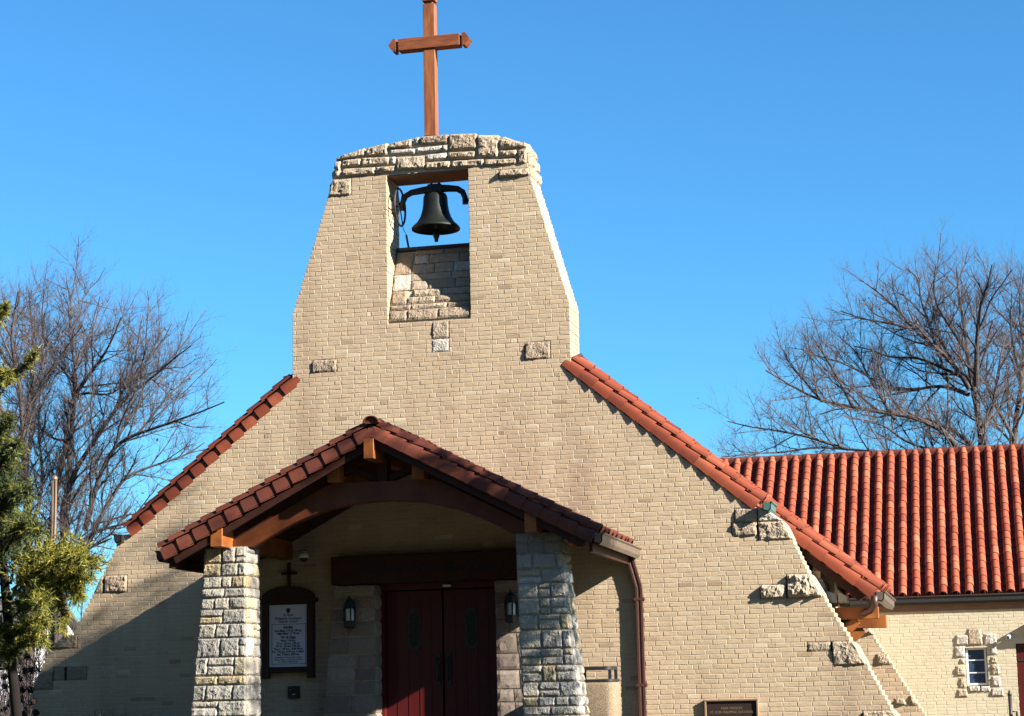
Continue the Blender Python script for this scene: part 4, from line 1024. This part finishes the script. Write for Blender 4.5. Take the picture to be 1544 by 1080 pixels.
# security camera
p_ = at(455, 836, -.35)
scam = thing('security_camera', (p_[0]-.12, 0, p_[2]), 'white security camera on a bracket under the porch roof', 'camera')
mb = MB(); mb.frame_box(V(p_[0]-.08,-.03,p_[2]), V(1,0,0), V(0,0,1), V(0,-1,0), .04, .075, .03, .006)
mb.tube([(p_[0]-.08,-.05,p_[2]+.03),(p_[0]-.06,-.28,p_[2]+.03),(p_[0]+.02,-.34,p_[2]+.0)], .022, 8); mb.build('bracket', M['white_plastic'], scam)
mb = MB(); mb.lathe((p_[0]+.03,-.35,p_[2]-.04), [(0,.055),(.06,.055),(.075,.035),(.078,-.01),(.07,-.015)], 18); mb.build('housing', M['white_plastic'], scam)
mb = MB(); mb.lathe((p_[0]+.03,-.35,p_[2]-.055), [(.062,.01),(.058,-.02),(.035,-.05),(0,-.06)], 16); mb.build('dome', M['black_metal'], scam)
# plaque
a = at(1062, 1056, -.03); b = at(1143, 1055, -.03)
px0, px1, pz1 = a[0], b[0], (a[2]+b[2])/2
plq = thing('bronze_plaque', ((px0+px1)/2, 0, pz1-.5), 'dark bronze plaque with brass rim fixed to the sunlit brick', 'plaque')
mb = MB(); mb.box(px0+.02, px1-.02, -.03, .03, pz1-.5, pz1-.015); pp = mb.build('plate', M['plaque'], plq)
mb = MB()
for x in (px0+.012, px1-.012): mb.frame_box(V(x,-.025,pz1-.25), V(1,0,0), V(0,1,0), V(0,0,1), .013, .03, .26, .004)
for z in (pz1-.004, pz1-.504): mb.frame_box(V((px0+px1)/2,-.026,z), V(1,0,0), V(0,1,0), V(0,0,1), (px1-px0)/2+.005, .03, .012, .004)
mb.build('rim', M['plaque_rim'], plq)
m2 = (px0+px1)/2
text_obj([('PARK MISSION', .05, m2, pz1-.115, dict(ext=.0015, target=.29)), ('ST. ROSE PHILIPPINE DUCHESNE', .05, m2, pz1-.170, dict(ext=.0015, target=.60))], M['plaque_rim'], pp, 'lettering', -.0325)
# litter bin behind the right pillar
tx, ty = at(932, 1028, -.75)[0]-.29, -.75
binn = thing('litter_bin', (tx, ty, -.04), 'pebbled concrete litter bin with black slatted lid behind the right pillar', 'bin')
mb = MB()
def rsq(h, r, z, n=6):
    pts = []
    for k, (sx_, sy_) in enumerate(((1,-1),(1,1),(-1,1),(-1,-1))):
        for i in range(n+1):
            t = -math.pi/2+k*math.pi/2+math.pi/2*i/n
            pts.append((tx+sx_*(h-r)+r*math.cos(t), ty+sy_*(h-r)+r*math.sin(t), z))
    return pts
btop = at(932, 1028, -.75)[2]
rings = [[mb.vert(p) for p in rsq(h, .12, z)] for h, z in ((.27,-.04),(.285,.0),(.29,btop-.04),(.28,btop-.01),(.25,btop))]
for r0, r1 in zip(rings[:-1], rings[1:]):
    for k in range(len(r0)): mb.face([r0[k], r0[(k+1)%len(r0)], r1[(k+1)%len(r0)], r1[k]], True)
mb.face(rings[-1], False); mb.build('bin_body', M['aggregate'], binn)
mb = MB(); r0 = [p for p in rsq(.275, .1, btop+.002)]; mb.prism(r0, (0,0,.035))
for i in (-1,1):
    for j in (-1,1): mb.box(tx+i*.22-.02, tx+i*.22+.02, ty+j*.22-.02, ty+j*.22+.02, btop+.037, btop+.165)
mb.prism(rsq(.245, .1, btop+.165), (0,0,.045)); mb.build('lid', M['black_metal'], binn)

# ------------------------------------------------------------------ trees
def squash(limbs, y0, k):
    return [([(x, y if y > y0 else y0-(y0-y)*k) for x, y in pts], a, b, c, d) for pts, a, b, c, d in limbs]
def grow(mb, tw, path, r0, r1, rng, lv, dens=1.0, size=1.0, leaf=None):
    """one limb along path (points) plus its side shoots, down to twigs"""
    path = [V(*p) for p in path]
    L = sum(np.linalg.norm(b-a) for a, b in zip(path[:-1], path[1:]))
    n = max(len(path), int(L/.25) if lv < 2 else int(L/.3)+2)
    n = min(n, 60)
    # resample with wobble
    cum = [0]
    for a, b in zip(path[:-1], path[1:]): cum.append(cum[-1]+np.linalg.norm(b-a))
    pts = []
    for i in range(n+1):
        s = L*i/n; k = 0
        while k < len(cum)-2 and cum[k+1] < s: k += 1
        f = (s-cum[k])/max(1e-6, cum[k+1]-cum[k]); pts.append(path[k]*(1-f)+path[k+1]*f)
    wob = (.035 if lv < 2 else .03)*L/n*6*.25
    for i in range(1, n+1): pts[i] = pts[i]+V(rng.gauss(0,1), rng.gauss(0,1), rng.gauss(0,1))*min(.06, wob)*(1 if lv else .6)
    if lv == 0:   # smooth the hand-laid polyline a little
        for _ in range(2):
            for i in range(1, n): pts[i] = pts[i]*.5+(pts[i-1]+pts[i+1])*.25
    rad = [r0+(r1-r0)*((i/n)**.8) for i in range(n+1)]
    (mb if lv < 2 else tw).tube(pts, rad, 7 if lv == 0 else (5 if lv == 1 else 3), cap=False)
    if lv >= 4: return
    gap = {0:.30, 1:.175, 2:.115, 3:.11}[lv]*size/dens
    s = L*({0:.12,1:.12,2:.1,3:.2}[lv]); side = rng.uniform(0, 6.28)
    while s < L*.995:
        i = min(n-1, int(s/L*n)); p = pts[i]; d = unit(pts[i+1]-pts[i])
        u = s/L
        side += 2.4+rng.uniform(-.5,.5)
        a = unit(np.cross(d, V(.2,.3,.9))); b = np.cross(d, a)
        o = a*math.cos(side)+b*math.sin(side)
        ang = math.radians(rng.uniform(30, 62) if lv < 2 else rng.uniform(25, 60))
        dr = unit(d*math.cos(ang)+o*math.sin(ang)+V(0,0,.22 if lv < 3 else .12))
        ln_ = {0: rng.uniform(1.0, 2.6)*(1.1-.55*u), 1: rng.uniform(.45, 1.15)*(1.1-.4*u), 2: rng.uniform(.22,.55), 3: rng.uniform(.1,.26)}[lv]*size
        rr_ = min(rad[i]*.62, {0:.036,1:.0135,2:.0078,3:.0054}[lv]*size*rng.uniform(.7,1.15))
        m1 = p+dr*ln_*.5+V(rng.gauss(0,1),rng.gauss(0,1),rng.gauss(0,1)+.2)*ln_*.07
        dr2 = unit(dr+V(0,0,.22)+V(rng.gauss(0,1),rng.gauss(0,1),rng.gauss(0,1))*.18)
        grow(mb, tw, [p, m1, m1+dr2*ln_*.5], rr_, rr_*.4, rng, lv+1, dens, size, leaf)
        if leaf is not None and lv >= 2 and rng.random() < leaf[1]:
            q = m1; leaf[0].append((q, rng.random()))
        s += gap*rng.uniform(.6, 1.4)
def bare_tree(label, Y, limbs, seed, base, dens=1.0, size=1.0, leafp=0.0, depth=3.0, group=None):
    rng = random.Random(seed); mb, tw = MB(), MB(); leaf = ([], leafp)
    limbs = squash(limbs, 700 if Y < 25 else 660, .87 if Y < 25 else .91)
    gz_ = ground_z(0, Y)
    t = thing('bare_tree', (base[0], Y, gz_), label, 'tree', group)
    for k, (pts, w0, w1, dy0, dy1) in enumerate(limbs):
        n = len(pts); P = []
        for i, (x, y) in enumerate(pts):
            P.append(at(x, y, Y+dy0+(dy1-dy0)*(i/(n-1))))
        sc = F/(Y+28.0)
        sc = F/(Y+28.0)/1.1
        grow(mb, tw, P, w0/sc/2, w1/sc/2, rng, 0, dens*.95, size, leaf)
    # root flare down to the ground
    mb.tube([(base[0], Y, gz_-.1), (base[0], Y, gz_+.4), base[:3]], [base[3]*1.5, base[3]*1.15, base[3]], 10)
    tr = mb.build('trunk', M['bark'], t)
    tw.build('crown', M['twig'], t)
    if leaf[0]:
        ml = MB()
        for q, r in leaf[0]:
            a = unit((rng.gauss(0,1), rng.gauss(0,1), rng.gauss(0,1))); b = unit(np.cross(a, V(.3,.5,.8))); s_ = .03+.03*r
            ml.face([ml.vert(q-a*s_), ml.vert(q+b*s_*.6), ml.vert(q+a*s_), ml.vert(q-b*s_*.6)], False)
        ml.build('dead_leaves', M['brown_leaf'], t)
    return t
def z3(*pp): return [(p/2.969, 360+q/2.969) for p, q in pp]
def z8(*pp): return [(1024+p/2.969, 360+q/2.969) for p, q in pp]
b1 = at(42, 900, 20)
bare_tree('bare dark tree at the far left behind the pine', 20, [
  ([(42,900),(42,780),(36,680),(34,620),(30,560),(16,492),(22,440),(28,400)], 17, 2.5, 0, -1.5),
  ([(36,650),(50,575),(68,515),(74,480),(98,478)], 8, 2, -.2, 1.5), ([(38,740),(14,650),(-6,570),(-30,520),(-40,440)], 9, 2, 0, -2.5),
  ([(40,700),(48,640),(48,560),(50,480),(44,400)], 7, 2, 0, 2.5), ([(42,800),(62,760),(64,700),(58,650),(60,560),(66,450)], 6, 1.6, .3, 3),
  ([(30,560),(0,500),(-20,450),(-10,400)], 5, 1.5, -.8, 1)], 1, (b1[0], 20, b1[2], .15), dens=.95)
b2 = at(94, 870, 21)
bare_tree('tall bare tree with twin stems left of the church', 21, [
  ([(94,870),(100,760),(105,700),(108,640),(114,580),(113,520),(104,470),(108,420),(100,385)], 13, 2, 0, 1.2),
  ([(72,880),(78,780),(88,715),(106,650),(110,600)], 12, 7, .5, .2), ([(114,578),(136,542),(156,513),(172,480),(182,446)], 7, 1.6, 0, -1.5),
  ([(112,560),(92,532),(76,512),(62,470),(66,400)], 5, 1.5, 0, 2.0), ([(113,535),(124,490),(146,462),(150,410)], 5, 1.4, 0, 1),
  ([(114,582),(136,574),(164,584),(190,560),(220,548)], 5, 1.4, 0, -1), ([(106,655),(88,660),(70,650),(55,630)], 4, 1.4, .2, 2.5),
  ([(104,440),(120,420),(136,402),(140,385)], 3.5, 1.3, .6, 1.4)], 2, (b2[0], 21, b2[2], .15), dens=.95)
b3 = at(108, 860, 19)
bare_tree('spreading bare tree with pale limbs reaching toward the tiled rake', 19, [
  ([(98,880),(94,760),(118,700),(141,663),(175,602),(202,575),(215,538),(236,490),(249,462)], 13, 1.8, 0, 1),
  ([(128,800),(151,713),(175,663),(209,646),(256,629),(303,609),(338,592)], 9, 1.8, 0, -1.2),
  ([(118,860),(150,780),(188,717),(236,700),(280,687),(308,662)], 8, 1.8, -.3, .8),
  ([(175,602),(205,520),(210,470),(216,442)], 5, 1.4, .5, 1.4), ([(202,575),(240,540),(272,508),(288,495)], 4.5, 1.3, .6, -.8),
  ([(209,646),(240,600),(262,570),(296,540)], 4, 1.3, -.4, 1), ([(175,663),(196,610),(226,575),(260,540)], 4, 1.2, 0, 2),
  ([(100,850),(130,808),(160,796),(192,789)], 8, 3, 0, -.5), ([(105,860),(128,828),(150,820),(168,812)], 5, 2, .2, -1)], 3, (b3[0]-.3, 19, b3[2], .16), dens=.95, leafp=.0015)
b4 = at(1482, 800, 30)
bare_tree('wide bare oak rising behind the hall roof', 30, [
  (z8((1365,1400),(1360,920),(1325,700),(1292,500),(1280,350),(1252,200),(1240,50)), 17, 2, 0, 1.5),
  (z8((1330,640),(1332,400),(1345,250),(1385,130),(1402,40)), 9, 1.8, 0, -1.5),
  (z8((1300,650),(1232,525),(1150,445),(1050,362),(1000,285),(910,190),(815,115)), 8, 1.6, 0, -1),
  (z8((1295,680),(1180,632),(1080,650),(990,672),(900,690)), 7, 1.6, 0, 2),
  (z8((1330,1150),(1240,920),(1180,850),(1060,792),(900,762),(760,740),(640,712),(540,662),(440,592),(390,560)), 11, 1.8, 0, -2),
  (z8((1345,1000),(1300,905),(1230,862),(1130,802),(1040,790)), 8, 2.5, .3, 2),
  (z8((780,742),(705,590),(645,475),(590,385)), 5, 1.4, -1.3, -.5), (z8((962,800),(910,700),(850,600),(800,470),(720,400)), 5, 1.4, -.9, 1.2),
  (z8((1280,600),(1150,532),(1050,492),(940,502),(850,452),(780,440)), 5.5, 1.5, 0, 1.5), (z8((1080,650),(950,662),(870,605),(740,525),(600,480)), 4.5, 1.4, .8, -.8),
  (z8((1290,1150),(1120,938),(1000,908),(930,832),(830,800),(740,790)), 6, 1.5, .3, -2.2), (z8((1300,1200),(900,955),(620,932),(450,960),(330,962),(190,978)), 6, 1.5, 0, -2.6),
  (z8((760,945),(560,882),(420,852),(320,842),(215,810)), 4.5, 1.3, -2, -1.5), (z8((640,712),(560,610),(500,540),(470,480)), 4, 1.3, -1.7, .5),
  (z8((1345,880),(1400,780),(1422,620),(1442,480),(1470,350)), 7, 1.6, 0, 2), (z8((1150,445),(1120,330),(1080,220),(1070,90),(1020,60)), 5, 1.4, -.3, 1),
  (z8((1290,480),(1220,360),(1160,260),(1130,160),(1150,50)), 5, 1.4, .6, -1.5), (z8((1050,362),(960,330),(840,310),(720,270)), 4.5, 1.3, -.6, .8),
  (z8((1232,525),(1160,400),(1120,330)), 4, 2, -.2, .5)], 4, (b4[0], 30, b4[2], .28), dens=.95, size=.98, leafp=.001)
b5 = at(1540, 800, 33)
bare_tree('bare tree at the right edge beside the wide oak', 33, [
  (z8((1500,1300),(1495,920),(1515,750),(1535,600),(1542,420),(1560,250),(1570,90)), 13, 1.8, 0, 1),
  (z8((1500,900),(1440,780),(1400,700),(1370,600),(1380,480)), 6, 1.5, 0, -2), (z8((1535,600),(1500,480),(1480,330),(1490,180)), 5.5, 1.4, .4, -1),
  (z8((1542,500),(1600,400),(1640,260),(1660,120)), 6, 1.6, .5, 1.5), (z8((1515,750),(1580,640),(1650,560),(1720,430)), 6, 1.6, 0, 2),
  (z8((1542,420),(1520,300),(1530,180),(1500,100)), 4, 1.3, .5, 1.5)], 5, (b5[0], 33, b5[2], .2), dens=.9, size=1.15)

# ------------------------------------------------------------------ pine at the left edge
def pine():
    rng = random.Random(77); Y = -2.6; tb = at(34, 1060, Y); tt = at(-40, 440, Y)
    t = thing('pine_tree', (tb[0], Y, ground_z(0,Y)), 'yellow green pine with drooping boughs at the left edge', 'tree')
    wood, nd = MB(), MB()
    base = V(tb[0], Y, ground_z(0,Y)-.05); top = V(tt[0]-.1, Y+.1, tt[2]+.6)
    wood.tube([base, base*.6+top*.4+V(.02,0,0), top], [.075,.06,.03], 10)
    def tuft(p, d, n, l, tone):
        for _ in range(n):
            v = unit(d*rng.uniform(.5,1.3)+V(rng.gauss(0,1),rng.gauss(0,1),rng.gauss(0,1))*.55)
            w = unit(np.cross(v, V(rng.gauss(0,1),rng.gauss(0,1),rng.gauss(0,1))))*.0055
            nd.rnd = min(1,max(0,tone+rng.gauss(0,.17))); ll = l*rng.uniform(.6,1.15)
            a = nd.vert(p-w); b = nd.vert(p+w); e = nd.vert(p+v*ll-V(0,0,.012))
            nd.face([a,b,e], False)
    def bough(path, r0, tone, spread, dens):
        P = [V(*p) for p in path]; n = 16; pts = []
        seg = len(P)-1
        for i in range(n+1):
            s = i/n*seg; k = min(seg-1, int(s)); f = s-k; pts.append(P[k]*(1-f)+P[k+1]*f)
        wood.tube(pts, [r0*(1-.85*i/n) for i in range(n+1)], 6)
        for i in range(3, n+1):
            for _ in range(dens*2):
                d = unit(pts[i]-pts[i-1]); o = unit(V(rng.gauss(0,1), rng.gauss(0,1), rng.gauss(0,.6)+.05))
                ln_ = spread*rng.uniform(.2,1.25)*(1.1-.5*i/n)
                f0 = rng.random(); q0 = pts[i-1]*(1-f0)+pts[i]*f0; dr = unit(d*.8+o*.8); q1 = q0+dr*ln_+V(0,0,rng.uniform(-.05,.03))
                if rng.random() < .4: wood.tube([q0, (q0+q1)/2+V(0,0,-.01), q1], [.007,.005,.003], 3, cap=False)
                m = max(3, int(ln_/.038)); tb_ = tone+rng.gauss(0,.15)
                for j in range(m):
                    f = .2+.8*j/max(1,m-1); q = q0*(1-f)+q1*f+V(rng.gauss(0,.012),rng.gauss(0,.012),rng.gauss(0,.012))
                    tuft(q, unit(dr+V(0,0,.1)), 6, .095, tb_+.22*(f-.5))
    # boughs laid after the photograph: (pixels, depth start, depth end, painted sun or shade tone, spread, density)
    B = [([(18,900),(60,860),(105,835),(140,848)],0,-1.0,.78,.34,5),([(18,920),(55,880),(95,868),(130,872)],0,-.6,.72,.32,5),([(16,905),(40,850),(80,828),(118,832)],0,.3,.66,.32,5),
         ([(20,930),(40,912),(56,902),(66,908)],0,-1.2,.6,.24,5),([(20,960),(40,940),(55,934),(64,942)],0,-1.0,.72,.2,5),([(20,985),(38,965),(52,958),(62,964)],0,-.8,.66,.18,4),([(70,890),(88,900),(95,925),(92,948)],-.5,-.3,.75,.10,2),([(95,868),(112,885),(118,900)],-.5,-.5,.7,.12,3),
         ([(12,860),(-5,840),(-30,845),(-60,860)],0,-.6,.45,.4,4),([(10,830),(25,800),(42,790),(56,798)],0,-.8,.4,.26,5),([(4,790),(16,750),(28,738),(38,742)],0,-.6,.33,.24,5),
         ([(0,800),(-8,770),(-25,760),(-50,770)],0,-.8,.35,.35,5),([(-6,720),(6,690),(16,674),(26,670)],0,-.6,.3,.2,5),([(-8,740),(-12,700),(-24,690),(-40,700)],0,-.7,.4,.3,4),
         ([(-16,680),(0,660),(8,640),(14,632)],0,-.4,.3,.16,4),([(-22,610),(-8,575),(4,560),(14,566)],0,-.6,.68,.12,4),([(-22,600),(-30,570),(-40,565),(-50,570)],0,-.3,.5,.25,3),
         ([(-20,600),(15,572),(38,550),(54,530)],0,-.3,.62,.085,2),([(-30,520),(-8,490),(0,475),(6,462)],0,-.4,.7,.11,4),
         ([(16,880),(26,830),(14,800),(0,790)],0,.9,.38,.34,5),([(18,890),(70,850),(100,850),(120,862)],0,1.0,.5,.30,4),([(20,970),(6,950),(-14,950),(-34,960)],0,-.9,.5,.30,4),
         ([(0,760),(-12,740),(-28,735),(-44,740)],0,1.0,.3,.34,4),([(18,910),(50,900),(75,880),(110,888)],0,-.2,.55,.26,4),([(22,1000),(12,985),(0,980),(-14,985)],0,-.7,.35,.22,4),
         ([(6,830),(14,790),(8,765),(-4,750)],0,.5,.3,.3,5),([(-4,770),(10,730),(14,705),(8,690)],0,.3,.28,.24,5)]
    for pts, d0, d1, tone, sp, de in B:
        n = len(pts); bough([at(x, y, Y+d0+(d1-d0)*i/(n-1)) for i, (x, y) in enumerate(pts)], .024, tone, sp*1.2, de+1)
    # the far side of the crown, beyond the left edge of the picture
    r2 = random.Random(5)
    for k in range(30):
        f = .18+.78*k/29; p0 = base*(1-f)+top*f; an = r2.uniform(1.9, 4.4); L = 1.75*(1.05-f)*r2.uniform(.7,1.1)
        e = p0+V(math.cos(an)*L, math.sin(an)*L, -.12*L+.1); e[0] = min(e[0], p0[0]-.35*L)
        bough([p0, p0*.5+e*.5+V(0,0,.08), e], .02, .4+.3*r2.random(), .30*(1.2-.6*f), 3)
    wood.build('trunk', M['pine_bark'], t); nd.build('foliage', M['needle'], t)
pine()

# utility pole
pb, pt = at(77, 985, 6.0), at(83, 722, 6.0)
pole = thing('utility_pole', (pb[0], 6.0, ground_z(0,6)), 'weathered wooden utility pole standing behind the pine boughs', 'pole')
mb = MB(); mb.tube([(pb[0],6,ground_z(0,6)-.1),(pb[0],6,pb[2]),(pb[0]+.0,6,pt[2])], [.066,.060,.050], 14); mb.build('post', M['pole'], pole)
mb = MB(); mb.lathe((pb[0],6,pt[2]), [(.062,-.02),(.062,.03),(.03,.06),(0,.065)], 12); mb.tube([(pb[0]+.05,6-.05,pt[2]),(pb[0]+.05,6-.05,pb[2]-.3)], .008, 6); mb.build('pole_cap', M['bronze_metal'], pole)

# dark dried flower shrub at the lower left
def dried_shrub():
    rng = random.Random(15); Y = -1.2; c = at(28, 1075, Y)
    t = thing('dried_shrub', (c[0], Y, -.12), 'leafless shrub with dark round dried flower heads at lower left', 'shrub')
    st, hd_ = MB(), MB()
    pts = [(8,1035),(12,1002),(25,985),(22,1028),(38,1012),(30,1055),(45,1040),(16,1062),(50,1058),(5,1070),(36,1078),(10,985),(32,998),(2,1005),(48,1010),(-6,1040),(24,1072),(42,1068),(28,1024),(16,1020),(40,990),(-8,1010),(54,1075),(6,1020),(34,1040)]
    for k, (x, y) in enumerate(pts):
        p = at(x, y, Y+rng.uniform(-.45,.45)); b = V(c[0]+rng.uniform(-.25,.25), Y+rng.uniform(-.2,.2), -.15)
        m = (p+b)/2+V(rng.gauss(0,.04),rng.gauss(0,.04),.05); st.tube([b,m,p], [.008,.006,.004], 5)
        r = rng.uniform(.05,.078)
        for _ in range(70):
            d = unit((rng.gauss(0,1),rng.gauss(0,1),rng.gauss(0,1))); q = p+d*r*rng.uniform(.45,1); a = unit(np.cross(d, V(rng.gauss(0,1),rng.gauss(0,1),rng.gauss(0,1)))); bb = np.cross(d,a); s_ = rng.uniform(.012,.022)
            hd_.rnd = rng.random(); hd_.face([hd_.vert(q-a*s_), hd_.vert(q-bb*s_+d*.005), hd_.vert(q+a*s_), hd_.vert(q+bb*s_+d*.005)], False)
    st.build('stems', M['bark'], t); hd_.build('flower_heads', M['dead_leaf'], t)
dried_shrub()
# thin bare shrubs along the foot of the left wall
def wall_shrub(px, w, h, seed, label):
    rng = random.Random(seed); Y = -.75; c = at(px, 1090, Y); mb = MB()
    t = thing('bare_shrub', (c[0], Y, -.12), label, 'shrub', 'bare shrubs at the foot of the left wall')
    for _ in range(34):
        b = V(c[0]+rng.gauss(0,.12), Y+rng.gauss(0,.1), -.15); d = unit((rng.gauss(0,.45*w), rng.gauss(0,.3), 1)); l = h*rng.uniform(.6,1.05)
        m = b+d*l*.6; e = m+unit(d+V(rng.gauss(0,.3),rng.gauss(0,.3),.2))*l*.4
        mb.tube([b,m,e], [.007,.005,.003], 4, cap=False)
        for _ in range(5):
            f = rng.uniform(.4,1); q = b+(e-b)*f; mb.tube([q, q+unit((rng.gauss(0,.7),rng.gauss(0,.5),.9))*rng.uniform(.1,.25)], [.004,.002], 3, cap=False)
    mb.build('stems', M['twig'], t)
wall_shrub(172, 1.0, .62, 1, 'thin bare shrub against the shaded wall nearest the left pillar of the two twig clumps' if False else 'smaller bare twig shrub against the shaded left wall, nearer the wall end')
wall_shrub(222, .8, .55, 2, 'bare twig shrub against the shaded left wall, nearer the porch pillar')

# ------------------------------------------------------------------ far left: pale house and tangled brush
hc = at(20, 1000, 46)
house = thing('distant_house', (hc[0], 50, ground_z(0,50)), 'pale sided house with grey roof far behind the pine', 'house')
gz_ = ground_z(0,50); hx0, hx1 = hc[0]-9.0, hc[0]-.3
mb = MB(); mb.box(hx0, hx1, 46, 54, gz_-.2, gz_+3.0); mb.prism([(hx0,46.02,gz_+3.0),(hx0,53.98,gz_+3.0),(hx0,50,gz_+5.2)], (hx1-hx0,0,0)); mb.build('wall', M['siding'], house)
mb = MB()
for s in (1,-1):
    e = (50-s*4.5, gz_+2.75); r = (50, gz_+5.3)
    mb.prism([(hx0-.4,e[0],e[1]),(hx0-.4,r[0],r[1]),(hx0-.4,r[0],r[1]+.15),(hx0-.4,e[0],e[1]+.15)], (hx1-hx0+.8,0,0))
mb.build('roof', M['shingle'], house)
for xx in (hx1-1.5, hx1-4.0, hx1-6.5):
    mb = MB(); mb.box(xx-.5, xx+.5, 45.9, 45.97, gz_+1.0, gz_+2.3); w_ = mb.build('window', M['white_paint'], house)
    mb = MB(); mb.box(xx-.42, xx+.42, 45.87, 45.895, gz_+1.08, gz_+2.22); mb.build('pane', M['glass'], w_)
def brush(px, py, Y, w, seed, label):
    rng = random.Random(seed); c = at(px, py, Y); mb = MB(); g = ground_z(0,Y)
    t = thing('bare_bush', (c[0], Y, g), label, 'bush', 'tangled bare bushes behind the pine')
    h = c[2]-g
    tw = MB()
    for k in range(12):
        b = V(c[0]+rng.gauss(0,.25*w), Y+rng.gauss(0,.3), g); e = V(c[0]+rng.gauss(0,.5*w), Y+rng.gauss(0,.6), g+h*rng.uniform(.65,1.0))
        grow(mb, tw, [b, (b+e)/2+V(rng.gauss(0,.2),0,.1), e], .03, .008, rng, 1, .85, 1.0)
    mb.build('stems', M['bark'], t); tw.build('crown', M['twig'], t)
brush(112, 890, 9, 1.3, 51, 'tangled bare bush between the utility pole and the church flank')
brush(40, 790, 14, 2.0, 52, 'tall tangled bare bush behind the pine and pole')
brush(-5, 950, 12, 2.0, 53, 'low tangled bare bush under the pine boughs at the picture edge')
brush(70, 940, 16, 1.6, 54, 'tangled bare bush behind the foot of the utility pole')

# evergreen on the lawn to the right of the picture; it throws the broken shade over the right slope of the porch
def lawn_evergreen():
    rng = random.Random(91); bx_, by_ = 11.6, -6.15; g = ground_z(0, by_)
    t = thing('evergreen_tree', (bx_, by_, g), 'tall open crowned evergreen on the lawn right of the church front', 'tree')
    wood, nd = MB(), MB()
    wood.tube([(bx_,by_,g-.1),(bx_-.05,by_+.05,6),(bx_-.4,by_+.5,11.5)], [.13,.09,.02], 10)
    for k in range(520):
        if k < 330: c = V(10.9, -5.45, 7.3)+V(rng.gauss(0,.75), rng.gauss(0,.50), rng.gauss(0,.95))
        else: c = V(10.8, -5.35, 9.6)+V(rng.gauss(0,.8), rng.gauss(0,.75), rng.gauss(0,1.0))
        if k < 330 and rng.random() < .12: continue
        if k >= 330 and rng.random() < .35: continue
        if k % 4 == 0 and k < 330 and c[0] > 10.2:
            r_ = V(bx_-.15, by_+.2, min(11, c[2]-.3)); wood.tube([r_, (r_+c)/2+V(0,0,.1), c], [.03,.02,.006], 4, cap=False)
        for _ in range(16):
            p = c+V(rng.gauss(0,.15),rng.gauss(0,.15),rng.gauss(0,.13))
            xf, zf = p[0]+3*p[1], p[2]+1.58*p[1]
            if p[0] < 9.7 or on_screen(p) or (xf > -3.5 and 0 < zf < 11): continue
            a = unit((rng.gauss(0,1),rng.gauss(0,1),rng.gauss(0,1))); b = unit(np.cross(a, V(rng.gauss(0,1),rng.gauss(0,1),rng.gauss(0,1))))
            nd.rnd = min(1,max(0,rng.gauss(.35,.2))); s_ = rng.uniform(.05,.10)
            nd.face([nd.vert(p-a*s_), nd.vert(p+b*s_*.4), nd.vert(p+a*s_), nd.vert(p-b*s_*.4)], False)
    wood.build('trunk', M['pine_bark'], t); nd.build('crown', M['needle'], t)
lawn_evergreen()
